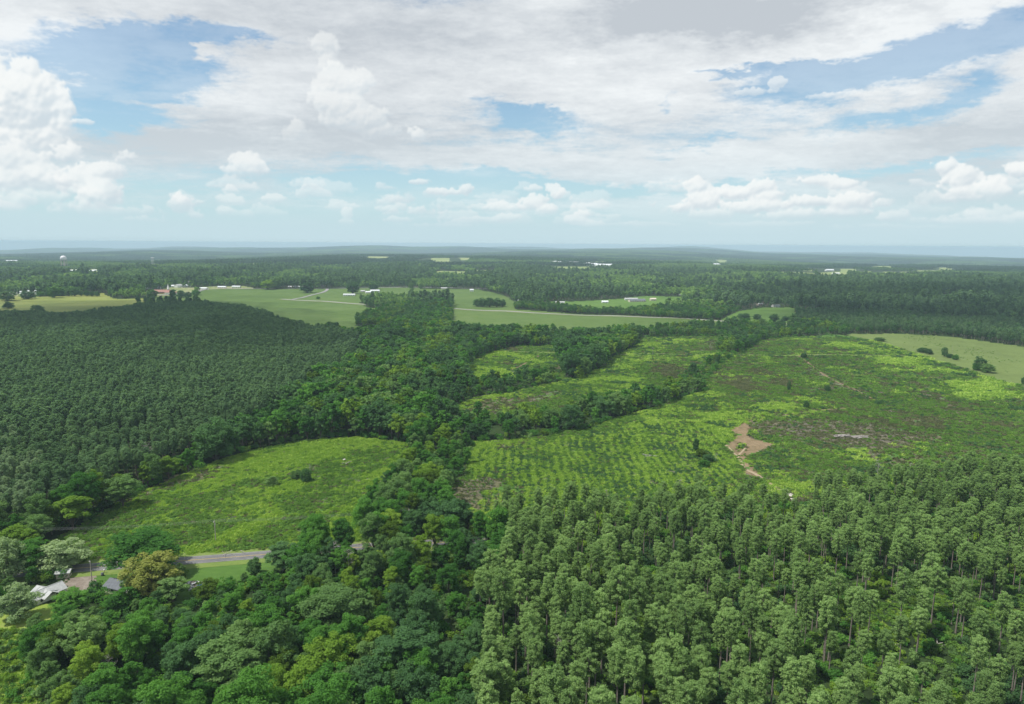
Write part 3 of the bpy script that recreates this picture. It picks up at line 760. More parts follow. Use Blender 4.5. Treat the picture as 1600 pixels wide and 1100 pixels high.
def broad_shape(seed, H=15.0, R=4.6, base=.30, lobes=11, sub=9, per=110, size=.32, trunk_r=.24, flat=1.0, open_=0.0, skirt=False):
    rs = np.random.RandomState(seed)
    base *= .45; zc = H * base + (H - H * base) * .50; Rz = (H - H * base) * .56 * flat
    LC = []
    for i in range(lobes):
        a = i * 2.39996 + rs.uniform(-.4, .4); v = 1 - (i + .5) / lobes * 1.75
        v = max(-.72, v); s = math.sqrt(max(0, 1 - v * v))
        q = rs.uniform(.50, .68)
        LC.append(np.array([math.cos(a) * s * R * q, math.sin(a) * s * R * q, zc + v * Rz * rs.uniform(.5, .75)]))
    LC.append(np.array([0, 0, zc + Rz * .35]))
    if skirt:
        for i in range(7): LC.append(np.array([math.cos(i * .9) * R * .52, math.sin(i * .9) * R * .52, H * rs.uniform(.22, .34)]))
    LC = np.array(LC)
    lr = rs.uniform(.36, .52, len(LC)) * R
    C, Rr, tn = [], [], []
    for c, r in zip(LC, lr):
        t0 = rs.rand()
        for _ in range(sub):
            d = rs.randn(3); d[2] += .45; d /= np.linalg.norm(d)
            k = rs.uniform(.21, .34) * r * 2 * .85
            C.append(c + d * np.array([r, r, r * .8]) * rs.uniform(.62, 1.0)); Rr.append((k, k, k * .72)); tn.append(.5 * t0 + .5 * rs.rand())
    C = np.array(C); C[:, 2] = np.minimum(C[:, 2], H * rs.uniform(.97, 1.0, len(C)))
    tr = [tube([(0, 0, 0), (rs.uniform(-.2, .2), rs.uniform(-.2, .2), H * base * .8), (rs.uniform(-.4, .4), rs.uniform(-.4, .4), zc)], [trunk_r * 1.25, trunk_r, trunk_r * .55], 6)]
    for c in LC:
        s = np.array([0, 0, H * base * rs.uniform(.75, 1.15)])
        m_ = s + (c - s) * .5 + rs.randn(3) * .3
        tr.append(tube([s, m_, c], [trunk_r * .5, trunk_r * .32, trunk_r * .14], 4))
    if open_ > 0:
        keep = rs.rand(len(C)) > open_
        C = C[keep]; Rr = np.array(Rr)[keep]; tn = np.array(tn)[keep]
    return join(tr), leaves(C, Rr, per, size, rs, up=.45, tint=tn)

def snag_shape(seed, H=14.0, nb=16, pine=True):
    rs = np.random.RandomState(seed)
    ls = rs.uniform(-.5, .5, 2)
    zs = np.linspace(0, H, 7)
    pts = [np.array([ls[0] * (z / H) ** 2, ls[1] * (z / H) ** 2, z]) for z in zs]
    out = [tube(pts, [.24 * (1 - .85 * z / H) for z in zs], 5)]
    for i in range(nb):
        z = H * rs.uniform(.45, .98); a = rs.uniform(0, 6.28); ln = (H - z) * .35 + rs.uniform(.6, 1.8)
        c = np.array([ls[0] * (z / H) ** 2, ls[1] * (z / H) ** 2, z])
        e = c + np.array([math.cos(a) * ln, math.sin(a) * ln, ln * rs.uniform(.2, .9)])
        out.append(tube([c, (c + e) / 2 + rs.randn(3) * .1, e], [.07, .05, .02], 3))
        for _ in range(3):
            q = c + (e - c) * rs.uniform(.4, .9); out.append(tube([q, q + rs.randn(3) * .5 + np.array([0, 0, .3])], [.035, .015], 3))
    return join(out)

class Kind:
    """one kind of tree: meshes for a trunk and a crown that every copy shares"""
    def __init__(s, name, shape, leaf, bark):
        (tv, tf), (lv, lf, lt) = shape
        s.trunk = make_mesh(name + '_trunk', tv, tf, [bark], smooth=True)
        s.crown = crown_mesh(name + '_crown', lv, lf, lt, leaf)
        s.name = name; s.leaf = leaf; s.bark = bark; s.parts = ((tv, tf), (lv, lf, lt))
        s.h = float(lv[:, 2].max()); s.w = float(np.percentile(np.abs(lv[:, :2]), 99) * 2)
    def joined(s):
        (tv, tf), (lv, lf, lt) = s.parts
        tf3 = np.concatenate([tf[:, :3], tf[:, [0, 2, 3]]])
        V = np.concatenate([tv, lv]); F = np.concatenate([tf3, lf + len(tv)])
        me = make_mesh(s.name + '_whole', V, F, [s.bark, s.leaf], np.r_[np.zeros(len(tf3)), np.ones(len(lf))])
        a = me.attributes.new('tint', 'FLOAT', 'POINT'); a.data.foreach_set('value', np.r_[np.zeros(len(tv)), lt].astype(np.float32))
        return me
    def recolour(s, name, leaf):
        k = Kind.__new__(Kind); k.__dict__.update(s.__dict__)
        k.crown = s.crown.copy(); k.crown.name = name + '_crown'; k.crown.materials.clear(); k.crown.materials.append(leaf)
        k.leaf = leaf; k.name = name
        return k
    def place(s, name, label, cat, group, x, y, scale, rot, zs=1.0, z=None):
        r = bpy.data.objects.new(name, None); COL.objects.link(r)
        r.empty_display_size = .5
        r.location = (x, y, (float(height(x, y)) if z is None else z) - .1); r.scale = (scale, scale, scale * zs); r.rotation_euler = (0, 0, rot)
        tag(r, label, cat, group)
        for nm, me in (('trunk', s.trunk), ('crown', s.crown)):
            c = bpy.data.objects.new(nm, me); COL.objects.link(c); c.parent = r
        return r

PINES = [Kind('pine', pine_shape(10 + i, H=20 + [0, 1, -1, .5, -.5, 1.5][i], base=[.53, .56, .50, .60, .52, .57][i], R=[2.15, 2.4, 1.95, 2.5, 2.1, 2.3][i], per=[78, 74, 80, 72, 78, 74][i], size=.27, whorl=.72), L['pine'], M['bark_pine']) for i in range(6)]
PINES_SUNLIT = [PINES[i].recolour('sunlit_pine', L['pine_sunlit']) for i in range(2)]
BROADS = [Kind('broad', broad_shape(40 + i, H=[14, 15, 13, 16, 12][i], R=[4.2, 4.8, 3.8, 5.2, 4.4][i], lobes=[11, 12, 10, 13, 11][i], base=[.28, .3, .25, .3, .22][i]), L['broad'], M['bark']) for i in range(5)]
BY = {'broad': BROADS}
for k in ('broad_dark', 'broad_olive', 'broad_yellow', 'broad_pale', 'broad_gold'):
    BY[k] = [b.recolour(k, L[k]) for b in BROADS]
BUSHY = [Kind('full', broad_shape(60 + i, H=[12, 13, 14, 12, 11][i], R=[5.0, 5.2, 4.8, 5.6, 5.2][i], lobes=11, base=.05, skirt=True, per=80, size=.38), L['broad'], M['bark']) for i in range(5)]
BUSH = {k: [b.recolour('full_' + k, L[k]) for b in BUSHY] for k in ('broad', 'broad_dark', 'broad_olive', 'broad_yellow', 'broad_pale', 'broad_gold')}
SNAGS = [make_mesh('snag_wood', *snag_shape(70 + i, H=[15, 12][i], nb=18), [M['dead']]) for i in range(2)]

# lighter meshes for trees farther away, joined trunk and crown
def whole(kinds): return [k.joined() for k in kinds]
PINE_NEAR = whole(PINES)
BROAD_NEAR = whole([BY['broad'][0], BY['broad'][1], BY['broad'][3], BY['broad_dark'][2], BY['broad_dark'][4], BY['broad_olive'][0], BY['broad_olive'][3], BY['broad_yellow'][2], BY['broad_yellow'][1]])
def mid_pine(leaf, n=4, per=13, size=.85, H=17, base=.42): return whole([Kind('plantation_pine', pine_shape(90 + i, H=H, base=base, R=2.45, per=per, size=size, whorl=1.05), leaf, M['bark_pine']) for i in range(n)])
def mid_broad(leaf, n=3, per=16, size=1.0, sub=5, seed=120, name='wood_tree', **kw): return whole([Kind(name, broad_shape(seed + i, H=14 + i, R=4.4 + .3 * i, per=per, size=size, sub=sub, **kw), leaf, M['bark']) for i in range(n)])
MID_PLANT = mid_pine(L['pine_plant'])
MID_PINE = mid_pine(L['pine'], 3, H=19)
MID_BROAD = mid_broad(L['broad'], 3) + mid_broad(L['broad_dark'], 3, seed=130) + mid_broad(L['broad_olive'], 2, seed=140) + mid_broad(L['broad_yellow'], 1, seed=150)
FAR_BROAD = mid_broad(L['far'], 3, per=6, size=2.1, sub=3, seed=160, name='distant_tree', lobes=6) + mid_broad(L['broad_dark'], 1, per=6, size=2.1, sub=3, seed=170, name='distant_tree', lobes=6) + mid_broad(L['far_w'], 1, per=6, size=2.1, sub=3, seed=175, name='distant_tree', lobes=6)
FAR_PINE = mid_pine(L['pine_plant'], 2, per=3, size=2.0)

def shrub_mesh(seed, leaf, h=2.2, r=1.6, n=10, per=26, size=.34, name='shrub_growth'):
    rs = np.random.RandomState(seed)
    C = np.column_stack([rs.randn(n) * r * .4, rs.randn(n) * r * .4, rs.uniform(.25, .8, n) * h])
    R = np.column_stack([rs.uniform(.3, .5, n) * r] * 2 + [rs.uniform(.2, .35, n) * h])
    V, F, t = leaves(C, R, per, size, rs, up=.6)
    V[:, 2] = np.maximum(V[:, 2], 0.0)
    return crown_mesh(name, V, F, t, leaf)

# ------------------------------------------------------------------ scattering: one object for what nobody could count
def scatter(name, P, S, ROT, IDX, meshes, label=None, zs=None, tilt=None):
    src = bpy.data.collections.new(name + '_sources')
    for i, me in enumerate(meshes):
        src.objects.link(bpy.data.objects.new('%s_source_%03d' % (name, i), me))
    me = bpy.data.meshes.new(name)
    me.vertices.add(len(P)); me.vertices.foreach_set('co', np.asarray(P, np.float32).ravel())
    sc = np.asarray(S, np.float32); sv = np.column_stack([sc, sc, sc * (1 if zs is None else zs)]).astype(np.float32)
    a = me.attributes.new('sc', 'FLOAT_VECTOR', 'POINT'); a.data.foreach_set('vector', sv.ravel())
    rv = np.zeros((len(P), 3), np.float32); rv[:, 2] = ROT
    if tilt is not None: rv[:, :2] = tilt
    a = me.attributes.new('rot', 'FLOAT_VECTOR', 'POINT'); a.data.foreach_set('vector', rv.ravel())
    a = me.attributes.new('pick', 'INT', 'POINT'); a.data.foreach_set('value', np.asarray(IDX, np.int32))
    me.update()
    o = link(name, me)
    g = bpy.data.node_groups.new(name + '_scatter', 'GeometryNodeTree')
    g.interface.new_socket('Geometry', in_out='INPUT', socket_type='NodeSocketGeometry')
    g.interface.new_socket('Geometry', in_out='OUTPUT', socket_type='NodeSocketGeometry')
    N, K = g.nodes, g.links
    gi = N.new('NodeGroupInput'); go = N.new('NodeGroupOutput')
    ci = N.new('GeometryNodeCollectionInfo'); ci.inputs['Collection'].default_value = src
    ci.inputs['Separate Children'].default_value = True; ci.inputs['Reset Children'].default_value = True
    ip = N.new('GeometryNodeInstanceOnPoints'); ip.inputs['Pick Instance'].default_value = True
    def attr(n, t):
        q = N.new('GeometryNodeInputNamedAttribute'); q.data_type = t; q.inputs['Name'].default_value = n
        return q.outputs['Attribute']
    e = N.new('FunctionNodeEulerToRotation'); K.new(attr('rot', 'FLOAT_VECTOR'), e.inputs[0])
    K.new(gi.outputs[0], ip.inputs['Points']); K.new(ci.outputs[0], ip.inputs['Instance'])
    K.new(attr('pick', 'INT'), ip.inputs['Instance Index']); K.new(e.outputs[0], ip.inputs['Rotation'])
    K.new(attr('sc', 'FLOAT_VECTOR'), ip.inputs['Scale'])
    K.new(ip.outputs[0], go.inputs[0])
    md = o.modifiers.new('scatter', 'NODES'); md.node_group = g
    tag(o, label, kind='stuff')
    return o

RNG = np.random.RandomState(5)
def jgrid(r0, r1, sp, azmax=0.735, margin=25.0, jit=.42):
    """jittered grid of ground places between two distances, inside the view wedge"""
    n = int(r1 / sp) + 2
    xs = np.arange(-n, n + 1) * sp; ys = np.arange(int(r0 * math.cos(azmax) / sp / .9) - 3, int(r1 / sp / .9) + 3) * sp * .9
    X, Y = np.meshgrid(xs, ys); X = X + (np.arange(len(ys)) % 2)[:, None] * sp * .5
    P = np.column_stack([X.ravel(), Y.ravel()]) + RNG.uniform(-jit, jit, (X.size, 2)) * sp
    r = np.hypot(P[:, 0], P[:, 1])
    ok = (r >= r0) & (r < r1) & (np.abs(P[:, 0]) < np.abs(P[:, 1]) * math.tan(azmax) + margin) & (P[:, 1] > 0)
    return P[ok]
def with_z(P, dz=0.0): return np.column_stack([P, height(P[:, 0], P[:, 1]) + dz])

def pixel(P3):
    """where a place shows in the photograph"""
    v = (np.asarray(P3) - np.array([0, 0, CAM_H])) @ RM
    return 800 + FPX * v[:, 0] / -v[:, 2], 550 - FPX * v[:, 1] / -v[:, 2]

# ------------------------------------------------------------------ the woods
HOUSE_AT = G(66, 931)
# places kept free of tall trees (buildings, lone trees with their own entry below)
KEEP = [(HOUSE_AT[0], HOUSE_AT[1], 13)]
for q in [(140, 897), (118, 905), (188, 912)]: KEEP.append((*G(*q), 7))
KEEP.append((*G(300, 914), 7))

SPECIAL = [
 # base x, base y (photo), height m, width m, look, name, label, category
 (337, 718, 24, 21, 'broad_dark', 1, 'great dark oak with pale forked trunk at the plantation edge'),
 (264, 746, 13, 11, 'broad_yellow', 0, 'yellow-green tree between the pale snag and the great oak'),
 (192, 790, 15, 15, 'broad_olive', 1, 'spreading olive-green tree at the plantation edge above the long grass field'),
 (113, 822, 15, 15, 'broad_yellow', 2, 'broad yellow-green tree left of the olive-green spreading tree at the plantation foot'),
 (60, 846, 13, 12, 'broad_olive', 3, 'round olive-green tree at the lower left tip of the grass field'),
 (30, 868, 13, 14, 'broad_yellow', 1, 'rounded yellow-green tree beside the road at the far left'),
 (97, 886, 12, 17, 'broad_pale', 4, 'pale grey-green round tree on the roadside behind the white house'),
 (48, 893, 13, 13, 'broad', 1, 'bright green tree close behind the white house roof'),
 (12, 905, 17, 14, 'broad_pale', 3, 'tall pale feathery tree left of the white house'),
 (226, 893, 16, 26, 'broad', 3, 'largest dark green roadside tree, beside the driveway mouth'),
 (238, 928, 15, 17, 'broad_gold', 0, 'straw-gold crowned tree in front of the big roadside tree'),
 (270, 940, 9, 10, 'broad_olive', 2, 'olive tree between the straw-gold tree and the scrap pile'),
 (445, 893, 10.5, 13, 'broad_dark', 2, 'dark feathery tree at the right end of the lawn'),
 (398, 897, 6.5, 5, 'broad_dark', 4, 'small dark pointed tree standing on the lawn'),
 (196, 952, 8, 9, 'broad', 2, 'bushy green tree in front of the small dark-roofed outbuilding'), (113, 962, 9, 10, 'broad', 1, 'dark green tree right in front of the white house'), (28, 966, 12, 11, 'broad_pale', 2, 'pale tree left in front of the white house'), (326, 936, 7, 9, 'broad', 4, 'low bushy tree in front of the scrap pile'),
 # meadow trees, far left
 (12, 470, 20, 28, 'broad_olive', 0, 'round tree at the left end of the pale meadow'), (13, 481.5, 13, 19, 'broad_dark', 2, 'lone round tree in the middle of the pale meadow'),
 (44, 467.8, 17, 28, 'broad_dark', 1, 'wide dark tree at the meadow edge below the white sheds'), (63, 464, 11, 17, 'broad', 2, 'low tree right of the white sheds on the meadow edge'),
 (76, 464, 15, 13, 'broad_dark', 4, 'first small round tree in the row along the far meadow edge'), (85, 466, 23, 24, 'broad', 3, 'tallest bright tree of the row on the far meadow edge'),
 (97, 463, 15, 18, 'broad', 4, 'small tree right of the tallest one in the meadow edge row'), (108, 463.5, 20, 15, 'broad_olive', 1, 'olive tree of the touching pair in the meadow edge row'),
 (117, 463.5, 20, 20, 'broad_dark', 3, 'dark tree of the touching pair in the meadow edge row'), (127, 462.8, 13, 12, 'broad_olive', 2, 'thin tree after the touching pair in the meadow edge row'),
 (136, 463.3, 13, 12, 'broad_dark', 0, 'third last round tree of the meadow edge row'), (144, 463.3, 12, 11, 'broad_dark', 1, 'second last round tree of the meadow edge row'),
 (152, 463.3, 12, 11, 'broad_dark', 2, 'last round tree of the meadow edge row, alone in the pale grass'),
 (59, 491, 16, 20, 'broad_dark', 3, 'big dark tree where the pale meadow meets the plantation'), (30, 494, 11, 15, 'broad_dark', 1, 'dark tree left of the big one at the plantation edge'), (43, 494.5, 11, 15, 'broad_dark', 0, 'low dark tree beside the big one at the plantation edge'), (10, 494, 11, 17, 'broad_dark', 2, 'dark tree at the left end of the plantation edge'),
 # centre meadow
 (514.5, 512, 10.5, 9.5, 'broad_dark', 0, 'left tree of the lone pair in the centre meadow'), (524, 512.3, 10, 13, 'broad_dark', 4, 'right, wider tree of the lone pair in the centre meadow'),
 (497, 468, 6, 9, 'broad', 4, 'small bush beside the farm lane'), (480, 457, 26, 32, 'broad_dark', 3, 'large dark tree at the top of the farm lane'), (551, 459, 30, 28, 'broad_dark', 1, 'tall dark tree behind the long white shed'),
 (584, 452.5, 16, 26, 'broad_dark', 2, 'dark tree behind the farm roofs'), (642, 451, 15, 15, 'broad_olive', 0, 'pale tree along the far road'), (657, 451, 15, 11, 'broad_olive', 2, 'narrow pale tree along the far road'), (432, 451.5, 32, 28, 'broad_olive', 3, 'bright round tree along the town road'), (418, 452.5, 26, 30, 'broad_yellow', 1, 'yellow-green tree along the town road'),
 (239, 465, 20, 22, 'broad_dark', 1, 'big dark round tree in front of the brick church'), (271, 463, 16, 12, 'broad_dark', 0, 'dark tree right of the brick church'), (283, 464.5, 17, 18, 'broad_dark', 3, 'dark tree in front of the white houses'), (294, 464.5, 14, 17, 'broad_dark', 2, 'low dark tree at the right end of the church trees'), (306, 461, 12, 20, 'broad', 4, 'green tree at the corner of the centre meadow'),
 (745, 479, 15, 16, 'broad_dark', 0, 'left tree of the small grove in the centre meadow'), (755, 479.5, 18, 18, 'broad_dark', 1, 'second tree of the small grove in the centre meadow'), (765, 480, 19, 18, 'broad_dark', 3, 'middle tree of the small grove in the centre meadow'), (776, 480, 18, 19, 'broad_dark', 2, 'fourth tree of the small grove in the centre meadow'), (785, 479.5, 15, 15, 'broad_dark', 4, 'right tree of the small grove in the centre meadow'),
 (1238, 481, 18, 12, 'broad_dark', 0, 'dark tree at the upper right corner of the bright meadow'), (1162, 498, 9, 22, 'broad_dark', 4, 'low dark tree at the near edge of the bright meadow'), (1183, 499, 9, 14, 'broad_dark', 2, 'small round tree at the near edge of the bright meadow'), (1209, 503, 14, 15, 'broad_dark', 1, 'tall tree at the near edge of the bright meadow'), (1228, 501, 8, 15, 'broad_dark', 4, 'low bush at the near right edge of the bright meadow'),
 # pasture on the right
 (1374, 534, 5, 14, 'broad_olive', 4, 'low pale bush at the top of the right pasture'), (1442, 550, 6, 12, 'broad_dark', 4, 'left bush of the dark pair at the pasture edge'), (1452, 552.5, 6.5, 8, 'broad_dark', 2, 'right bush of the dark pair at the pasture edge'),
 (1475.5, 556, 11, 6.5, 'broad_dark', 0, 'narrow dark tree at the pasture edge'), (1484, 558, 5, 7, 'broad_dark', 4, 'low bush right of the narrow dark tree'), (1493, 561, 6, 7, 'broad', 4, 'last low bush right of the narrow dark tree'),
 (1531, 577, 14.5, 11, 'broad_dark', 1, 'tallest tree at the pasture edge, dark and round'), (1543, 580, 9, 13, 'broad_olive', 3, 'pale wide tree beside the tallest pasture tree'), (1525, 577, 7, 7, 'broad', 4, 'low tree left of the tallest pasture tree'), (1601, 600, 8, 6, 'broad_dark', 0, 'dark tree at the right rim of the pasture'),
 # in the clearing
 (1256, 560, 6.5, 6.5, 'broad_dark', 4, 'lone dark bushy tree by the mown strip'), (1232.5, 610, 9, 3.2, 'broad_dark', 2, 'thin dark sapling left of the brush line'), (1259.5, 636, 6, 4.4, 'broad_dark', 0, 'ragged little dark tree beside the dirt track'), (1293, 610, 5.5, 5, 'broad_dark', 4, 'dark bush at the end of the brush line'),
 (1087, 704, 8, 3.6, 'broad_dark', 0, 'slim dark tree left of the bare dirt patch'), (1095, 713, 5, 6.5, 'broad', 4, 'green bush below the slim dark tree'), (1107, 722, 5, 7, 'broad_dark', 4, 'dark bush nearest the bare dirt patch'), (1100, 729, 4, 6, 'broad', 3, 'low bush in the row field by the dirt patch'),
 (1351, 605, 3, 5, 'broad', 4, 'small bush at the bend of the dirt track'), (1373, 629, 4, 6, 'broad_dark', 4, 'dark bush where the dirt tracks meet'),
 (478, 752, 7, 6, 'broad_dark', 0, 'dark bush among dead stems in the long grass field'), (463, 747, 5, 6, 'broad_olive', 4, 'grey-green bush left of the dead stems'), (425, 757, 5, 6, 'broad_olive', 2, 'grey-green bush in the middle of the long grass field'),
 (893, 668, 17, 17, 'broad_dark', 3, 'large dark tree standing forward from the tree strip'), (862, 668, 14, 12, 'broad_olive', 0, 'olive tree left of the large dark one in the tree strip'), (938, 652, 16, 14, 'broad_dark', 1, 'dark tree on the strip right of the large one'), (957, 648, 16, 13, 'broad_olive', 2, 'olive-green tree on the strip beside the row field'),
 (893, 592, 26, 14, 'broad_dark', 1, 'left tall tree of the clump in the upper clearing'), (915, 586, 17, 12, 'broad_olive', 0, 'lower pale tree of the clump in the upper clearing'), (929, 575, 25, 20, 'broad_dark', 3, 'right tall round tree of the clump in the upper clearing'), (904, 593, 13, 9, 'broad_yellow', 2, 'yellowish small tree at the foot of the clump'),
 (700, 838, 16, 16, 'broad_dark', 1, 'dense dark round tree at the roadside by the rows'),
 (521, 990, 15, 19, 'broad_olive', 3, 'big pale olive crown rising over the foreground woods'), (635, 1075, 18, 16, 'broad_dark', 0, 'grey-green tall crown in the foreground woods near the pines'), (360, 1095, 17, 18, 'broad_olive', 1, 'broad grey-green crown at the bottom of the foreground woods'),
]
LONE = []
for s in SPECIAL:
    x, y = G(s[0], s[1]); KEEP.append((x, y, max(3.0, s[3] * .42)))

def clear_of_keep(P):
    ok = np.ones(len(P), bool)
    for (x, y, r) in KEEP: ok &= (P[:, 0] - x) ** 2 + (P[:, 1] - y) ** 2 > r * r
    return ok
def road_dist(P):
    d = np.full(len(P), 1e9)
    for (x, y) in rc[::4]: d = np.minimum(d, np.hypot(P[:, 0] - x, P[:, 1] - y))
    return d

for (px_, py_, h, w_, look, vi, lab) in SPECIAL:
    x, y = G(px_, py_); k = (BUSH if (math.hypot(x, y) > 400 or h < 9 or look in ('broad_gold', 'broad_pale')) else BY)[look][vi]
    o = k.place('broadleaf_tree', lab, 'tree', None, x, y, w_ / k.w, RNG.uniform(0, 6.28), (h / k.h) / (w_ / k.w))

# --- near woods and pine stand
def place_words(px, py):
    if py > 1060: return 'along the bottom of the view'
    if px < 330: return 'in the woods between the white house and the glade' if False else 'in the woods in front of the white house and lawn'
    return 'in the woods below the road'

P = jgrid(128, 262, 6.2, margin=16, jit=.5)
P = P[wooded(P) & clear_of_keep(P)]
isp = inside(FORE, P)
edge = field_noise(P, 12, .2) * .5
Pp = P[isp]; Pb = jgrid(128, 262, 6.2, margin=16, jit=.48); Pb = Pb[wooded(Pb) & clear_of_keep(Pb)]; Pb = Pb[~inside(FORE, Pb)]
# the pine stand: thinner towards the right, with a glade
gl = inside(GLADE, Pp); px_, py_ = pixel(with_z(Pp))
thin = RNG.rand(len(Pp)) < np.clip((px_ - 1100) / 700, 0, .40) + .17
trk = inside(GAP_TRACK, Pp)
Pp = Pp[~gl & ~thin & ~trk]
# a few broadleaf trees among the pines and the reverse near their border
P2 = jgrid(262, 420, 5.7, margin=16, jit=.5)
P2 = P2[wooded(P2) & clear_of_keep(P2)]
i2 = inside(FORE, P2) & ~inside(GLADE, P2) & ~inside(GAP_TRACK, P2)
Pp = np.concatenate([Pp, P2[i2][RNG.rand(i2.sum()) > .10]])
inpl = inside(PLANT, P2)
Pb2 = P2[~inside(FORE, P2) & ~inpl]
Pb2 = Pb2[RNG.rand(len(Pb2)) < .82]
Pb = Pb[RNG.rand(len(Pb)) < .72]
Pb = np.concatenate([Pb, Pb2])
_pq = pixel(with_z(Pb)); Pb = Pb[road_dist(Pb) > np.where((_pq[0] > 440) & (_pq[1] > 850), 5.0, 7.5)]; Pp = Pp[road_dist(Pp) > 5]
Pp = Pp[(inside(TRACT, Pp) == False)]
GAP_WIDE = PG([(1110, 750), (1260, 750), (1275, 830), (1110, 835)])
Pp = Pp[~(inside(GAP_WIDE, Pp) & (RNG.rand(len(Pp)) < .5))]
# pines stand in the last strip along the clearing too
def order(P):
    r = np.hypot(P[:, 0], P[:, 1]); return P[np.argsort(r)]
Pp = order(Pp); Pb = order(Pb)
def in_frame(P, h, pad=10):
    z = height(P[:, 0], P[:, 1])
    a = pixel(np.column_stack([P, z + h * .8]))
    return (a[0] > -pad) & (a[0] < 1600 + pad) & (a[1] < 1100 + pad)

# sizes
hp = 19.3 + 1.6 * field_noise(Pp, 30, .1) + RNG.randn(len(Pp)) * 1.6
hp = hp * (1 - .24 * sstep(np.hypot(Pp[:, 0], Pp[:, 1]), 245, 300))
hb = 11.5 + 2.0 * field_noise(Pb, 20, .5) + RNG.randn(len(Pb)) * 2.2
pxb, pyb = pixel(with_z(Pb))
low = (pxb < 460) & (pyb < 1020) & (pyb > 872)
hb = np.where(low, np.minimum(hb, 4.5 + np.clip((pyb - 935) / 19, 0, 7) + RNG.rand(len(Pb)) * 1.5), hb)
back = inside(BACK_STAND, Pb); hb = np.where(back, np.clip(hb * .82, 5, 12), hb)
hb = np.clip(hb, 4.5, 18)
hp = np.clip(hp, 12, 25)

def size_word(h, lo, hi, a, b, c): return a if h < lo else (c if h > hi else b)
inf = in_frame(Pp, 19)
chosen = np.zeros(len(Pp), bool); chosen[np.where(inf)[0][:285]] = True
ppx, ppy = pixel(with_z(Pp))
def column_words(x):
    for lim, wd in [(760, 'at the border of the broadleaf woods'), (830, 'next to the broadleaf border'), (900, 'below the left half of the row field'), (965, 'below the middle of the row field'), (1030, 'below the right half of the row field'),
                    (1095, 'below the dark bushes by the dirt'), (1160, 'below the bare dirt patch'), (1230, 'below the sandy path'), (1300, 'below the pale boulders'), (1365, 'just left of the grassy glade'),
                    (1430, 'around the bleached logs'), (1500, 'right of the bleached logs'), (1560, 'near the right border')]:
        if x < lim: return wd
    return 'at the right border'
def row_words(i, n):
    for lim, wd in [(20, 'frontmost'), (50, 'front-row'), (85, 'second-row'), (120, 'third-row'), (155, 'fourth-row'), (190, 'fifth-row'), (225, 'sixth-row'), (260, 'seventh-row')]:
        if i < lim: return wd
    return 'hindmost'
USED = set()
for q, i in enumerate(np.where(chosen)[0]):
    v = RNG.randint(6)
    for _t in range(12):
        _l = (size_word(hp[i], 18.0, 20.8, 'shorter', 'tall', 'very tall'), v, row_words(q, 0), column_words(pixel(np.array([[Pp[i, 0], Pp[i, 1], hp[i] * .7]]))[0][0]))
        if _l not in USED: break
        v = (v + 1) % 6
    USED.add(_l); k = PINES[v]
    sz = size_word(hp[i], 18.0, 20.8, 'shorter', 'tall', 'very tall') + [' slim', ' leafy', ' thin', ' wide', ' narrow', ' broad'][v]
    cx = pixel(np.array([[Pp[i, 0], Pp[i, 1], hp[i] * .7]]))[0][0]
    lab = '%s %s pine %s' % (sz, row_words(q, 0), column_words(cx))
    s = hp[i] / k.h
    k.place('pine_tree', lab, 'tree', 'bare-trunked pines of the near stand', Pp[i, 0], Pp[i, 1], s * RNG.uniform(.86, 1.12), RNG.uniform(0, 6.28), RNG.uniform(.86, 1.04))
rest = ~chosen
sel = Pp[rest]; rr = np.hypot(sel[:, 0], sel[:, 1])
scatter('pine_woods', with_z(sel, -.1), hp[rest] / 20 * RNG.uniform(.88, 1.06, len(sel)), RNG.uniform(0, 6.28, len(sel)), RNG.randint(0, 6, len(sel)), PINE_NEAR,
        'tall pines with bare trunks filling the stand at the lower right')

inf = in_frame(Pb, 11)
chosen = np.zeros(len(Pb), bool); chosen[np.where(inf)[0][:290 - len(SPECIAL)]] = True
tone_n = field_noise(Pb, 9, .77) + RNG.randn(len(Pb)) * .7
def look_of(i):
    px, py, t = pxb[i], pyb[i], tone_n[i]
    if px < 60 and py < 1100: return 'broad_olive' if t > 0 else 'broad'
    if t > 1.25: return 'broad_yellow'
    if t > .55: return 'broad_olive'
    if t < -1.0: return 'broad_dark'
    return 'broad'
LOOKW = {'broad': 'mid-green', 'broad_yellow': 'yellow-green', 'broad_olive': 'grey-olive', 'broad_dark': 'dark green'}
def wood_words(x):
    for lim, wd in [(60, 'at the left border'), (130, 'below the white house'), (200, 'below the driveway mouth'), (280, 'below the straw-gold tree'), (350, 'below the scrap pile'), (430, 'below the lawn'), (500, 'below the dark tree at the lawn end'),
                    (570, 'below the long grass field corner'), (640, 'below the shrubs between the fields'), (710, 'beside the pines')]:
        if x < lim: return wd
    return 'among the first pines'
for q, i in enumerate(np.where(chosen)[0]):
    lk = look_of(i); v = RNG.randint(5)
    for _t in range(8):
        _l = (size_word(hb[i], 9.0, 13.0, 1, 2, 3), lk, v, row_words(q, 0), wood_words(pixel(np.array([[Pb[i, 0], Pb[i, 1], hb[i] * .7]]))[0][0]))
        if _l not in USED: break
        v = (v + 1) % 5
    USED.add(_l); k = BY[lk][v]
    sz = size_word(hb[i], 9.0, 13.0, 'small', 'mid-sized', 'large') + [' round', ' full', ' narrow', ' spreading', ' bushy'][v]
    cx = pixel(np.array([[Pb[i, 0], Pb[i, 1], hb[i] * .7]]))[0][0]
    lab = '%s %s %s tree %s' % (sz, LOOKW[lk], row_words(q, 0).replace('hindmost', 'hindmost'), wood_words(cx))
    s = hb[i] / k.h
    k.place('broadleaf_tree', lab, 'tree', 'broadleaf trees of the foreground woods', Pb[i, 0], Pb[i, 1], s * RNG.uniform(.95, 1.25), RNG.uniform(0, 6.28), 1 / RNG.uniform(1.0, 1.15))
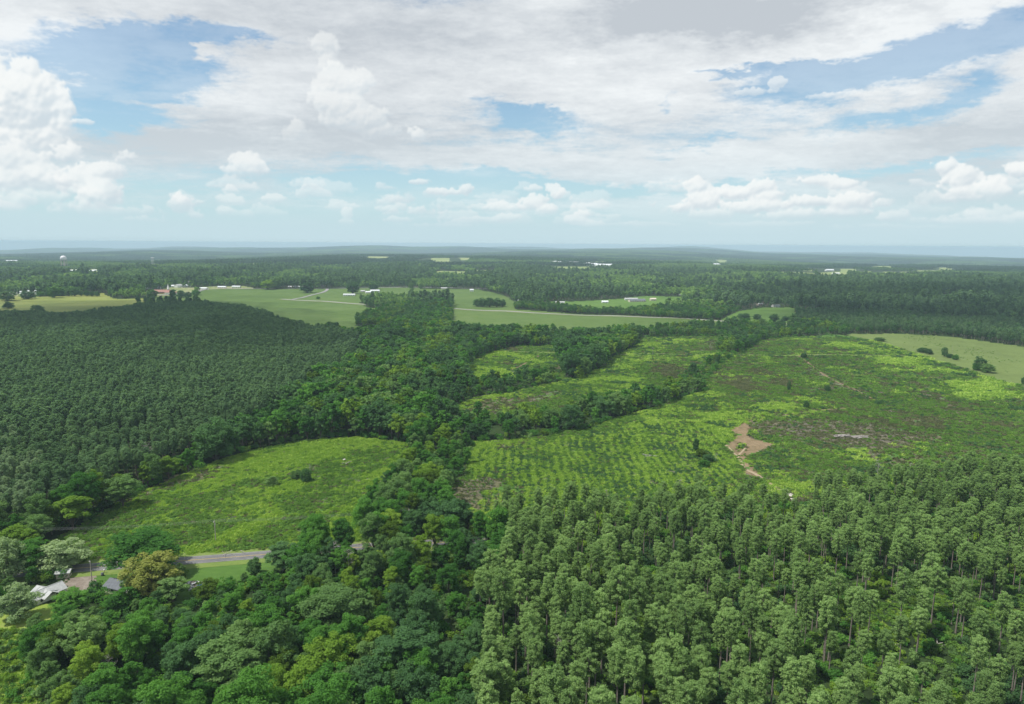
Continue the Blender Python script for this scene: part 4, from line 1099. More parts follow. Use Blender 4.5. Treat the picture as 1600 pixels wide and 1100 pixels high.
rest = np.where(~chosen)[0]
lk = [look_of(i) for i in rest]
opt = {'broad': [0, 1, 2], 'broad_dark': [3, 4], 'broad_olive': [5, 6], 'broad_yellow': [7, 8]}
idx = np.array([opt[q][RNG.randint(len(opt[q]))] for q in lk])
scatter('broadleaf_woods', with_z(Pb[rest], -.1), hb[rest] / 14 * RNG.uniform(1.0, 1.25, len(rest)), RNG.uniform(0, 6.28, len(rest)), idx, BROAD_NEAR,
        'dense broadleaf trees of mixed greens around the road and fields')

# --- plantation and woods to 1300 m
P = jgrid(262, 1350, 5.3, jit=.30, margin=20)
P = P[inside(PLANT, P) & wooded(P) & clear_of_keep(P)]
r = np.hypot(P[:, 0], P[:, 1])
hpl = 16.5 + 1.0 * field_noise(P, 40, .3) + RNG.randn(len(P)) * .9
pale = sstep(-P[:, 0] * 0 + pixel(with_z(P))[0], 90, 0) * sstep(pixel(with_z(P))[1], 700, 800) > RNG.rand(len(P))  # lower left corner of the plantation, sunlight painted by lighter needles
near = r < 470
MIX = MID_PLANT + whole(PINES_SUNLIT)
idx = RNG.randint(0, 4, len(P)); idx[pale] = 4 + RNG.randint(0, 2, pale.sum())
# nearest rows use the full crowns
NEARPL = whole([PINES[i].recolour('near_plantation_pine', L['pine_plant']) for i in range(4)])
MIX = MIX + NEARPL
nn_ = near & ~pale; idx[nn_] = 6 + RNG.randint(0, 4, nn_.sum())
hs = np.where(idx < 4, hpl / 17, hpl / 20)
scatter('pine_plantation', with_z(P, -.1), hs * RNG.uniform(1.0, 1.12, len(P)), RNG.uniform(0, 6.28, len(P)), idx, MIX, 'dense dark plantation of even pines covering the left slope')
print('plantation', len(P))

P = jgrid(420, 1350, 7.2, jit=.45, margin=20)
P = P[wooded(P) & clear_of_keep(P) & ~inside(PLANT, P)]
fore = inside(FORE, P); rp = inside(RIGHTP, P)
hb2 = 13.5 + 1.6 * field_noise(P, 30, .6) + RNG.randn(len(P)) * 1.8
hb2 = hb2 * (1 - .28 * sstep(np.hypot(P[:, 0], P[:, 1]), 850, 1050))
for q, m_ in ((STRIP_S, .80), (STRIP_T, .78), (DIAG, .8), (DIAG2, .55), (HEDGE_N, .75), (CLUSTER, 1.1)):
    hb2 = np.where(inside(q, P), hb2 * m_, hb2)
hb2 = np.clip(hb2, 5, 20)
tn = field_noise(P, 14, .9) * .8 + RNG.randn(len(P)) * .6
idx = np.where(tn > 1.25, 8, np.where(tn > .6, 6 + RNG.randint(0, 2, len(P)), np.where(tn < -.35, 3 + RNG.randint(0, 3, len(P)), RNG.randint(0, 3, len(P)))))
idx = np.where(fore, 9 + RNG.randint(0, 3, len(P)), np.where(rp, 12 + RNG.randint(0, 4, len(P)), idx))  # woods on the right: cloud shade painted with the darker plantation needles
rp_w = rp & (RNG.rand(len(P)) < .35); idx = np.where(rp_w, 3 + RNG.randint(0, 3, len(P)), idx)
scl = np.where(idx >= 9, (hb2 + 4) / 19, hb2 / 15 * RNG.uniform(1.0, 1.3, len(P)))
keep = RNG.rand(len(P)) < np.where(inside(DIAG2, P), .16, np.where(inside(STRIP_S, P) | inside(STRIP_T, P), .55, 1.0))
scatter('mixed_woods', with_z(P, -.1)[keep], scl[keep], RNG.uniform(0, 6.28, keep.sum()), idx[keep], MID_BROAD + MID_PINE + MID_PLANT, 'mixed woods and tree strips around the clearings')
print('mid', len(P))

# --- farther country
P = jgrid(1350, 3300, 11.5, jit=.48, margin=60)
P = P[wooded(P)]
hb3 = 12 + 1.6 * field_noise(P, 60, .15) + RNG.randn(len(P)) * 1.8
tn = field_noise(P, 70, .45)
pineish = (tn < -.35)
bright = (tn > .7)
# sunlit band behind the highway, painted by a brighter leaf colour
by = pixel(with_z(P))
bright |= (by[0] > 830) & (by[0] < 1250) & (by[1] > 432) & (by[1] < 452) & (RNG.rand(len(P)) < .7)
bright |= (by[0] > 1250) & (by[1] > 424) & (by[1] < 440) & (RNG.rand(len(P)) < .6)
pineish = (pineish & ~bright) | ((by[0] > 1230) & (by[1] > 446) & (RNG.rand(len(P)) < .8)) | ((by[0] < 330) & (by[1] > 404) & (by[1] < 416) & (RNG.rand(len(P)) < .7))  # dark pines on the right stand in for cloud shade
idx = np.where(RNG.rand(len(P)) < .75, RNG.randint(0, 3, len(P)), 3)
idx = np.where(bright, 4, idx); idx = np.where(pineish, 5 + RNG.randint(0, 2, len(P)), idx)
scatter('distant_woods', with_z(P, -.3), np.where(idx >= 5, 1.15, 1.0) * hb3 / 15 * RNG.uniform(1.1, 1.5, len(P)), RNG.uniform(0, 6.28, len(P)), idx, FAR_BROAD + FAR_PINE, 'distant woodland stretching beyond the meadows')
print('far', len(P))

def canopy_patch(seed, size, sp, leaf, crown=9.0, per=9, ls=4.2, h=13):
    rs = np.random.RandomState(seed)
    n = int(size / sp)
    g = (np.arange(n) + .5) * sp - size / 2
    X, Y = np.meshgrid(g, g); X = X.ravel() + rs.uniform(-.45, .45, n * n) * sp; Y = Y.ravel() + rs.uniform(-.45, .45, n * n) * sp
    hh = h + rs.randn(n * n) * 3.0
    C = np.column_stack([X, Y, hh - 4]); R = np.column_stack([rs.uniform(.42, .62, n * n) * crown] * 2 + [np.full(n * n, 4.5)])
    V, F, t = leaves(C, R, per, ls, rs, up=1.0, lo=.7, aspect=.8)
    # closed dark understorey just below the crowns
    return crown_mesh('canopy_patch', V, F, t, leaf)
PATCH = [canopy_patch(200 + i, 180, 9.5, L['far_shaded']) for i in range(3)] + [canopy_patch(210 + i, 180, 9.0, L['far_shaded_pine'], crown=8) for i in range(2)] + [canopy_patch(220, 180, 10, L['far_bright_shaded'])]
g = np.arange(-145, 146) * 172.0
X, Y = np.meshgrid(g, np.arange(0, 150) * 172.0)
P = np.column_stack([X.ravel(), Y.ravel()])
r = np.hypot(P[:, 0], P[:, 1])
ok = (r > 3300 + 70) & (r < 20700) & (np.abs(P[:, 0]) < P[:, 1] * math.tan(.76) + 200)
P = P[ok]
op = np.zeros(len(P), bool)
for q in FAR_OPEN:
    for dx, dy in ((0, 0), (60, 60), (-60, 60), (60, -60), (-60, -60)): op |= inside(q, P + np.array([dx, dy]))
# a sprinkling of small fields among the far woods
fn = field_noise(P, 330, .21)
P = P[~op]; fn = field_noise(P, 330, .21); dk = field_noise(P, 500, .67)
P = P[(fn < 2.15)]; dk = field_noise(P, 500, .67)
e_ = 20.0
gxp = (height(P[:, 0] + e_, P[:, 1]) - height(P[:, 0] - e_, P[:, 1])) / (2 * e_)
gyp = (height(P[:, 0], P[:, 1] + e_) - height(P[:, 0], P[:, 1] - e_)) / (2 * e_)
dk = dk + .6 * field_noise(P, 160, .33)
idx = np.where(dk < -.35, 3 + RNG.randint(0, 2, len(P)), np.where(dk > .75, 5, RNG.randint(0, 3, len(P))))
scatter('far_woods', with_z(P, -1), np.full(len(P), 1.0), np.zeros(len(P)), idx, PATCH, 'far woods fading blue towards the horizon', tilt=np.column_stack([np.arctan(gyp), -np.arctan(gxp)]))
print('patches', len(P))

# ------------------------------------------------------------------ low growth on the cleared land
def tuft_mesh(seed, leaf, h=1.0, r=1.0, n=70, name='grass_growth', lean=(.35, .1)):
    rs = np.random.RandomState(seed)
    a = rs.uniform(0, 6.28, n); q = rs.uniform(0, 1, n) ** .5 * r
    B = np.column_stack([np.cos(a) * q, np.sin(a) * q, np.zeros(n)])
    hh = h * rs.uniform(.5, 1.1, n) * (1 - .35 * (q / r) ** 2)
    T = B + np.column_stack([rs.randn(n) * .28 * h + lean[0] * hh, rs.randn(n) * .28 * h + lean[1] * hh, hh])
    wd = rs.uniform(.10, .20, n)[:, None]; t = rs.uniform(0, 6.28, n)
    D = np.column_stack([np.cos(t), np.sin(t), np.zeros(n)]) * wd
    Mx = (B * .45 + T * .55) + np.column_stack([np.zeros(n), np.zeros(n), hh * .12])
    V = np.stack([B - D, B + D, Mx + D * .7, Mx - D * .7, T], 1).reshape(-1, 3)
    k = np.arange(n)[:, None] * 5
    F = np.concatenate([k + np.array([[0, 1, 2]]), k + np.array([[0, 2, 3]]), k + np.array([[3, 2, 4]])])
    return crown_mesh(name, V, F, np.repeat(rs.rand(n), 5), leaf)
GRASSES = [tuft_mesh(300 + i, L['grass'], h=[.9, 1.1, .8][i], r=[1.1, .9, 1.2][i]) for i in range(3)]
WEEDS = [shrub_mesh(310 + i, L['weed'], h=[1.0, 1.4, .8][i], r=[1.1, 1.0, 1.3][i], n=8, per=16, size=.34, name='weed_growth') for i in range(3)]
WEEDS.append(shrub_mesh(315, L['broad_dark'], h=1.5, r=1.0, n=8, per=18, size=.32, name='weed_growth'))
BRUSHES = [shrub_mesh(320 + i, L['brush'], h=.8, r=1.1, n=7, per=12, size=.4, name='brush_growth') for i in range(2)]
def stick_mesh(seed, n=16, r=2.4, m=None, lmax=3.2, name='slash_wood'):
    rs = np.random.RandomState(seed); parts = []
    for _ in range(n):
        c = np.array([rs.uniform(-r, r), rs.uniform(-r, r), rs.uniform(.05, .35)]); a = rs.uniform(0, 6.28); ln = rs.uniform(.8, lmax) * .5
        d = np.array([math.cos(a) * ln, math.sin(a) * ln, rs.uniform(-.1, .25)])
        rd = rs.uniform(.03, .09); parts.append(tube([c - d, c + d], [rd, rd * .6], 3))
    V, F = join(parts)
    return make_mesh(name, V, F, [m])
M['slash'] = simple_mat('slash_wood', (.27, .235, .205), .95, .1, .3, 1.5)
STICKS = [stick_mesh(330 + i, m=M['slash']) for i in range(3)] + [stick_mesh(335, n=7, m=M['dead'], lmax=5)]

def cover(r0, r1, sp, grow):
    P = jgrid(r0, r1, sp, jit=.5, margin=10)
    inA = inside(FIELD_A, P); inT = inside(TRACT, P)
    P = P[inA | inT]; inA = inside(FIELD_A, P)
    bad = inside(DIRT, P) & (field_noise(P, 3.5, .2) < 1.5)
    for q in (STRIP_S, STRIP_T, CLUSTER, HEDGE_N): bad |= inside(q, P)
    bad |= road_dist(P) < 6.5
    for tc_, tw_ in TRACKS:
        lo_ = tc_.min(0) - 8; hi_ = tc_.max(0) + 8
        ii = np.where((P > lo_).all(1) & (P < hi_).all(1))[0]
        if len(ii):
            dd_ = np.full(len(ii), 1e9)
            for q in tc_[::2]: dd_ = np.minimum(dd_, np.hypot(P[ii, 0] - q[0], P[ii, 1] - q[1]))
            bad[ii] |= dd_ < tw_ * .5 + .25 * grow
    P = P[~bad]; inA = inA[~bad]
    x, y = P[:, 0], P[:, 1]
    rows = inside(ROWS_AREA, P)
    sl = np.zeros(len(P), bool)
    for q in SLASH: sl |= inside(q, P + np.column_stack([field_noise(P, 28, .3), field_noise(P, 28, .8) * 2.0]) * 7.0)
    n1 = field_noise(P, 16, .11); n2 = field_noise(P, 6, .43); n3 = field_noise(P, 45, .83)
    # streaks: grass lies in swathes
    sA = tile(NOISE_T, (x * .80 - y * .6) / 14 / 8, (x * .6 + y * .80) / 60 / 8)
    sT = tile(NOISE_T, x / 30 / 8 + .3, y / 14 / 8 + .1)
    g = np.where(inA, sA * 1.0 + n2 * .5 + .10, sT * .7 + n1 * .6 + n3 * .6 - .18)
    g = g + RNG.randn(len(P)) * .55
    east = (~inA) & (x > 95 + (y - 400) * .12)
    gate = np.where(inA, g > -.15, np.where(east, g > .90, g > .10))
    ph = np.abs(((x + 1.3 * field_noise(P, 30, .5)) / 4.5) % 1.0 - .5) * 2
    rg = (ph < .44 + .12 * n2 + .10 * n1) & (RNG.rand(len(P)) < .93)
    gate = np.where(rows, rg, gate)
    grass = gate & ~sl
    dark = (~gate) & (n2 < -.9) & (~inA)
    idx = np.where(grass, RNG.randint(0, 3, len(P)), 3 + RNG.randint(0, 3, len(P)))
    idx = np.where(dark, 6, idx)
    br = (~grass) & (((n3 + n2 * .8 < -1.5) & ~inA) | (RNG.rand(len(P)) < np.where(east, .26, np.where(inA, .13, .09)))); idx = np.where(br, 7 + RNG.randint(0, 2, len(P)), idx)
    idx = np.where(sl & (RNG.rand(len(P)) < .7), 7 + RNG.randint(0, 2, len(P)), idx)
    idx = np.where(rows & ~grass & (RNG.rand(len(P)) < .14), 6, idx)
    S = RNG.uniform(.7, 1.25, len(P)) * grow * np.where(grass, np.where(rows, 1.22, np.clip(.8 + .35 * g, .6, 1.5)), np.where(rows, .85, 1.0))
    fade = np.where(sl, RNG.rand(len(P)) < .45, RNG.rand(len(P)) < .93)
    far_edge = np.ones(len(P), bool)
    k = fade & far_edge
    return P[k], S[k], idx[k], sl[k]
cp = [cover(255, 420, 1.45, 1.0), cover(420, 640, 2.1, 1.45), cover(640, 1000, 3.3, 2.1)]
P = np.concatenate([c[0] for c in cp]); S = np.concatenate([c[1] for c in cp]); I = np.concatenate([c[2] for c in cp])
zsc = np.where(S > 1.6, .62, .85)
for nm, sel, lab in (('tall_grass', I < 3, 'bright tall grass growing in swathes and rows over the cleared land'), ('weeds', (I >= 3) & (I < 7), 'dark green weeds between the grass of the cleared land'), ('dry_brush', I >= 7, 'dry grey-brown brush left on the cleared land')):
    off = {'tall_grass': 0, 'weeds': 3, 'dry_brush': 7}[nm]; ms = {'tall_grass': GRASSES, 'weeds': WEEDS, 'dry_brush': BRUSHES}[nm]
    scatter(nm, with_z(P[sel], -.05), S[sel], RNG.uniform(-.5, .5, sel.sum()) if nm == 'tall_grass' else RNG.uniform(0, 6.28, sel.sum()), I[sel] - off, ms, lab, zs=zsc[sel])
print('cover', len(P))
# logging slash
P = jgrid(255, 900, 5.5, jit=.5, margin=5)
sl = np.zeros(len(P), bool)
for q in SLASH: sl |= inside(q, P)
tr = inside(TRACT, P) | inside(FIELD_A, P)
n1 = field_noise(P, 25, .2)
keep = (sl & (RNG.rand(len(P)) < .95)) | (tr & (n1 > .6) & (RNG.rand(len(P)) < .35)) | (tr & (RNG.rand(len(P)) < .05))
for q in (STRIP_S, STRIP_T, CLUSTER, HEDGE_N, DIRT): keep &= ~inside(q, P)
P = P[keep]
scatter('logging_slash', with_z(P, 0), RNG.uniform(.7, 1.5, len(P)), RNG.uniform(0, 6.28, len(P)), np.where(RNG.rand(len(P)) < .16, 3, RNG.randint(0, 3, len(P))), STICKS, 'grey branches and tops left from logging')

# shrubs: wood edges, understorey of the pine stand, pasture edge, scrub at the bottom left
SHRUBS = [shrub_mesh(340 + i, L[k], h=h, r=r, n=12, per=34, size=.36) for i, (k, h, r) in enumerate([('broad', 2.4, 1.8), ('broad', 3.2, 2.0), ('broad_olive', 2.0, 1.6), ('broad_yellow', 2.2, 1.7), ('weed', 1.6, 2.0), ('broad_dark', 2.6, 1.7)])]
P = jgrid(128, 420, 3.0, jit=.5, margin=12)
fz = inside(FORE, P) & ~inside(TRACT, P)
n1 = field_noise(P, 14, .6)
P1 = P[fz & (RNG.rand(len(P)) < .80)]
gl = inside(GLADE, P1); P1 = P1[~gl | (RNG.rand(len(P1)) < .45)]
gt = inside(GAP_TRACK, P1); P1 = P1[~gt]
n1 = field_noise(P1, 10, .6); gl = inside(GLADE, P1)
idx = np.where(n1 > .9, 3, np.where(n1 > .2, 0, np.where(n1 < -.9, 5, np.where(RNG.rand(len(P1)) < .4, 2, 4)))); idx = np.where(gl, np.where(RNG.rand(len(P1)) < .6, 4, 0), idx)
s1 = RNG.uniform(.6, 1.25, len(P1)) * np.where(gl, .75, 1.0)
# wood edges: any place just inside the trees beside open ground
Q = jgrid(200, 1000, 4.2, jit=.5, margin=12)
w0 = wooded(Q); edge = np.zeros(len(Q), bool)
for dx, dy in ((8, 0), (-8, 0), (0, 9), (0, -9)): edge |= ~wooded(Q + np.array([dx, dy]))
Q = Q[w0 & edge & clear_of_keep(Q) & (RNG.rand(len(Q)) < .85)]
Q = Q[(road_dist(Q) > 6.5) & ~inside(PLANT, Q)]
i2 = RNG.choice([0, 1, 2, 3, 5], len(Q), p=[.33, .27, .15, .08, .17])
# boundary of the pasture and open field margins
B = jgrid(500, 900, 3.4, jit=.5)
bl = []
for a_, b_ in [((1290, 522), (1600, 604)), ((1128, 560), (1060, 612))]:
    p0 = np.array(G(*a_)); p1 = np.array(G(*b_)); d = p1 - p0; n_ = int(np.linalg.norm(d) / 3.0)
    for i in range(n_):
        if RNG.rand() < (.75 if a_[0] == 1290 else .3): bl.append(p0 + d * (i / n_) + RNG.randn(2) * (1.6 if a_[0] == 1290 else 9))
bl = np.array(bl)
# scrub at the lower left yard
Y = jgrid(110, 262, 3.0, margin=14); Y = Y[inside(YARD_W, Y) & (pixel(with_z(Y))[1] > 985) & (RNG.rand(len(Y)) < .75)]
# broadleaf woods floor
W = jgrid(128, 300, 4.0, jit=.5, margin=12); W = W[wooded(W) & ~inside(FORE, W) & clear_of_keep(W) & (road_dist(W) > 7)]
PP = np.concatenate([P1, Q, bl, Y, W]); SS = np.concatenate([s1, RNG.uniform(.8, 1.6, len(Q)), RNG.uniform(.6, 1.2, len(bl)), RNG.uniform(.6, 1.1, len(Y)), RNG.uniform(.8, 1.4, len(W))])
II = np.concatenate([idx, i2, RNG.choice([0, 2, 5], len(bl)), RNG.choice([3, 0, 3, 2], len(Y)), RNG.choice([0, 1, 2, 3, 5], len(W))])
scatter('undergrowth', with_z(PP, -.1), SS, RNG.uniform(0, 6.28, len(PP)), II, SHRUBS, 'leafy undergrowth beneath the pines and along the wood edges')
G_ = jgrid(128, 300, 1.6, margin=8); G_ = G_[inside(GLADE, G_) | inside(GAP_TRACK, G_) | (inside(FORE, G_) & (RNG.rand(len(G_)) < .12)) | (inside(YARD_W, G_) & (pixel(with_z(G_))[1] > 985))]
scatter('glade_grass', with_z(G_, -.05), RNG.uniform(.5, .95, len(G_)), RNG.uniform(0, 6.28, len(G_)), np.where(RNG.rand(len(G_)) < .45, RNG.randint(0, 3, len(G_)), 3 + RNG.randint(0, 3, len(G_))), GRASSES + WEEDS, 'green ground plants in the glade of the pine stand')
# young planted rows in the far pasture: low tussocks
T = jgrid(600, 1150, 7.5, jit=.5); T = T[inside(PASTURE_E, T)]; T = T[field_noise(T, 14, .3) > .75]
scatter('pasture_tussocks', with_z(T, -.05), RNG.uniform(.6, 1.1, len(T)), RNG.uniform(0, 6.28, len(T)), RNG.randint(0, 3, len(T)), WEEDS, 'dark tussocks dotted over the pasture', zs=.6)

# ------------------------------------------------------------------ buildings
M['white_wall'] = simple_mat('white_siding', (.74, .74, .71), .6, .3, .06, 1.0)
M['cream_wall'] = simple_mat('cream_siding', (.58, .52, .42), .7, .3, .08, 1.0)
M['roof_grey'] = simple_mat('grey_shingles', (.40, .41, .40), .85, .2, .12, 1.2)
M['roof_ridge'] = simple_mat('ridge_cap', (.50, .51, .50), .8, .2, .08, 1.2)
M['roof_dark'] = simple_mat('dark_shingles', (.14, .15, .165), .85, .2, .15, 1.2)
M['roof_tin'] = simple_mat('white_tin', (.70, .72, .73), .45, .4, .08, .5)
M['roof_blue'] = simple_mat('blue_grey_tin', (.34, .38, .43), .5, .4, .1, .5)
M['roof_red'] = simple_mat('red_brown_roof', (.34, .19, .155), .85, .2, .12, .5)
M['brick'] = simple_mat('red_brick', (.30, .17, .13), .9, .2, .12, .8)
M['glass'] = simple_mat('window_glass', (.05, .06, .07), .15, .5, .1)
M['metal'] = simple_mat('grey_metal', (.42, .43, .44), .5, .4, .1)
M['wood'] = simple_mat('weathered_wood', (.27, .24, .205), .9, .2, .2)
M['tank'] = simple_mat('tank_paint', (.78, .76, .76), .5, .3, .05, .2)
M['tank_pink'] = simple_mat('rusty_tank_leg', (.50, .40, .37), .7, .3, .1, .2)
M['blue_tarp'] = simple_mat('blue_tarp', (.06, .16, .50), .5, .3, .1)
M['rust'] = simple_mat('rusty_metal', (.22, .13, .09), .9, .2, .3)

def box(c, s, rot=0.0):
    cx, cy, cz = c; hx, hy, hz = s[0] / 2, s[1] / 2, s[2] / 2
    V = []
    for z in (-hz, hz):
        for x, y in ((-hx, -hy), (hx, -hy), (hx, hy), (-hx, hy)):
            V.append((cx + x * math.cos(rot) - y * math.sin(rot), cy + x * math.sin(rot) + y * math.cos(rot), cz + z))
    F = [(0, 3, 2, 1), (4, 5, 6, 7), (0, 1, 5, 4), (1, 2, 6, 5), (2, 3, 7, 6), (3, 0, 4, 7)]
    return np.array(V), np.array(F)

def thing(name, label, cat, x, y, rot=0.0, group=None, dz=0.0):
    o = bpy.data.objects.new(name, None); COL.objects.link(o)
    o.location = (x, y, float(height(x, y)) + dz); o.rotation_euler = (0, 0, rot)
    return tag(o, label, cat, group)

def part(name, V, F, m, parent):
    return link(name, make_mesh(name, np.asarray(V, float), F if isinstance(F, np.ndarray) else [tuple(f) for f in F], [m]), parent)

def gable(L_, W_, hw, hr, ov=.5, th=.18, hip=0.0):
    """roof over a box of length L_ (x) and width W_ (y), eaves at hw, ridge at hw+hr; hip pulls the ridge ends in"""
    a, b = L_ / 2 + ov, W_ / 2 + ov
    e = hw - hr * ov / (W_ / 2)
    r = a - hip
    top = [(-a, -b, e), (a, -b, e), (a, b, e), (-a, b, e), (-r, 0, hw + hr), (r, 0, hw + hr)]
    V = top + [(x, y, z - th) for x, y, z in top]
    F = [(0, 1, 5, 4), (2, 3, 4, 5), (6, 10, 11, 7), (8, 11, 10, 9), (0, 6, 7, 1), (2, 8, 9, 3)]
    if hip > 0: F += [(1, 2, 5), (3, 0, 4), (7, 11, 8), (9, 10, 6), (1, 7, 8, 2), (3, 9, 6, 0)]
    else: F += [(1, 7, 11, 5), (5, 11, 8, 2), (3, 9, 10, 4), (4, 10, 6, 0)]
    return V, F

def walls(L_, W_, hw, hr, gab=True, base=0.0):
    a, b = L_ / 2, W_ / 2
    V = [(-a, -b, base - .6), (a, -b, base - .6), (a, b, base - .6), (-a, b, base - .6), (-a, -b, hw), (a, -b, hw), (a, b, hw), (-a, b, hw)]
    F = [(0, 1, 5, 4), (2, 3, 7, 6)]
    if gab:
        V += [(-a, 0, hw + hr - .2), (a, 0, hw + hr - .2)]
        F += [(1, 2, 6, 9, 5), (3, 0, 4, 8, 7)]
    else: F += [(1, 2, 6, 5), (3, 0, 4, 7)]
    return V, F

def window(parent, x, y, z, w_, h_, face):
    """face: unit outward normal (fx, fy)"""
    fx, fy = face; tx, ty = -fy, fx
    r = math.atan2(ty, tx)
    V, F = box((x + fx * .03, y + fy * .03, z), (w_ + .2, .08, h_ + .2), r)
    o = part('window', V, F, M['white_wall'], parent)
    V, F = box((x + fx * .075, y + fy * .075, z), (w_, .05, h_), r)
    part('pane', V, F, M['glass'], o)
    return o

def house(px, py, L_, W_, rot, wall, roof, label, name='house', cat='house', hw=2.9, hr=1.9, hip=0.0, windows=True, group=None, chimney=False, z=0):
    x, y = G(px, py)
    t = thing(name, label, cat, x, y, rot, group)
    V, F = walls(L_, W_, hw, hr, gab=hip == 0); part('wall', V, F, wall, t)
    V, F = gable(L_, W_, hw, hr, hip=hip); rf = part('roof', V, F, roof, t)
    if chimney:
        V, F = box((L_ * .2, .3, hw + hr + .2), (.9, .7, 1.6)); part('chimney', V, F, M['brick'], rf)
    if windows:
        n = max(1, int(L_ / 4.5))
        for i in range(n):
            xx = -L_ / 2 + L_ * (i + .5) / n
            if i == n // 2 and n > 1:
                V, F = box((xx, -W_ / 2 - .04, 1.05), (1.0, .08, 2.1)); part('door', V, F, M['roof_dark'], t)
            else: window(t, xx, -W_ / 2, 1.6, 1.2, 1.2, (0, -1))
            window(t, xx, W_ / 2, 1.6, 1.2, 1.2, (0, 1))
        window(t, -L_ / 2, 0, 1.6, 1.1, 1.1, (-1, 0)); window(t, L_ / 2, 0, 1.6, 1.1, 1.1, (1, 0))
    return t

# the white house with the crossed grey roof at the lower left
hx, hy = G(74, 931)
H0 = thing('house', 'white house with a crossed pale grey shingle roof among trees at the roadside', 'house', hx, hy, math.radians(62)); H0.scale = (.62, .66, .76)
V, F = walls(15.5, 8.2, 2.9, 2.2); part('wall', V, F, M['white_wall'], H0)
V, F = gable(15.5, 8.2, 2.9, 2.2, ov=.6); rf = part('roof', V, F, M['roof_grey'], H0)
V, F = box((0, 0, 5.13), (16.4, .35, .1)); part('ridge_cap', V, F, M['roof_ridge'], rf)
# cross wing
V, F = walls(7.6, 11.8, 2.9, 2.1)
Vw = [(-y - .4, x, z) for x, y, z in V]; Vw = [(v[0] - .8, v[1], v[2]) for v in Vw]; part('wall', Vw, F, M['white_wall'], H0)
V, F = gable(13.4, 7.4, 2.88, 1.95, ov=.6); V = [(-y - 1.0, x * .98, z) for x, y, z in V]; rf2 = part('roof', V, F, M['roof_grey'], H0)
V, F = box((-1.0, 0, 4.86), (.35, 13.9, .1)); part('ridge_cap', V, F, M['roof_ridge'], rf2)
# lean-to at the camera end with pale posts and windows
V, F = box((-9.0, 0, 1.2), (2.8, 7.4, 2.9)); part('porch', V, F, M['white_wall'], H0)
V = [(-7.3, -4.3, 3.0), (-10.9, -4.3, 2.55), (-10.9, 4.3, 2.55), (-7.3, 4.3, 3.0)]; V = V + [(a, b, c - .14) for a, b, c in V]
part('roof', V, [(0, 3, 2, 1), (4, 5, 6, 7), (0, 1, 5, 4), (1, 2, 6, 5), (2, 3, 7, 6), (3, 0, 4, 7)], M['roof_grey'], H0)
for yy in (-2.4, 0.1, 2.5): window(H0, -10.41, yy, 1.5, 1.3, 1.2, (-1, 0))
for xx in (-5.2, 3.0, 5.5): window(H0, xx, -4.11, 1.6, 1.2, 1.2, (0, -1)); window(H0, xx, 4.11, 1.6, 1.2, 1.2, (0, 1))
V, F = box((-11.2, 3.3, .45), (1.0, 1.0, .9)); ac = part('cooling_unit', V, F, M['metal'], H0)
V, F = box((-12.4, -1.2, .25), (3.2, 5.0, .25)); dk = part('deck', V, F, M['cream_wall'], H0)
for yy in (-3.6, 1.2):
    V, F = box((-13.9, yy, .9), (.12, .12, 1.1)); part('rail_post', V, F, M['white_wall'], dk)
V, F = box((-13.9, -1.2, 1.4), (.1, 4.9, .1)); part('rail', V, F, M['white_wall'], dk)

house(187, 921, 7.5, 5.5, math.radians(-20), M['cream_wall'], M['roof_dark'], 'small dark-roofed outbuilding under the big roadside tree', 'outbuilding', 'shed', 2.6, 1.5)
house(203, 930, 5, 4, math.radians(30), M['cream_wall'], M['roof_grey'], 'little grey-roofed shed in front of the dark-roofed outbuilding', 'garden_shed', 'shed', 2.2, .8)
house(100, 898, 4.2, 3, math.radians(15), M['cream_wall'], M['roof_grey'], 'small grey-roofed carport behind the white house', 'carport', 'carport', 2.3, .6, windows=False)

def car(px, py, rot, paint, label, group=None):
    x, y = G(px, py)
    t = thing('parked_car', label, 'car', x, y, rot, group)
    prof = [(-2.2, .35), (-2.25, .8), (-1.5, .92), (-1.0, 1.42), (.55, 1.45), (1.2, .98), (2.1, .82), (2.25, .4)]
    V = [(a, -.86, b) for a, b in prof] + [(a, .86, b) for a, b in prof]; n = len(prof)
    for i in (3, 4, n + 3, n + 4): V[i] = (V[i][0], V[i][1] * .8, V[i][2])
    F = [(i, i + 1, n + i + 1, n + i) for i in range(n - 1)] + [(n - 1, 0, n, 2 * n - 1)] + [tuple(range(n))[::-1], tuple(range(n, 2 * n))]
    part('body', V, F, paint, t)
    for a0, a1, z0, z1 in ((-1.52, -.98, .95, 1.36), (.60, 1.2, 1.40, 1.0)):
        W_ = [(a0, -.68, z0 + .03), (a1, -.64, z1 + .03), (a1, .64, z1 + .03), (a0, .68, z0 + .03)]
        part('windscreen', W_, [(0, 1, 2, 3)], M['glass'], t)
    for a in (-1.4, 1.4):
        for b in (-.84, .84):
            w1_ = tube([(a, b - .11, .33), (a, b + .11, .33)], [.33, .33], 10); part('wheel', w1_[0], w1_[1], M['glass'], t)
    return t
M['paint_white'] = simple_mat('car_white', (.75, .75, .75), .3, .5, .03)
M['paint_grey'] = simple_mat('car_grey', (.30, .31, .33), .3, .5, .03)
car(20, 922, math.radians(70), M['paint_white'], 'white car half hidden by the pale tree left of the white house')

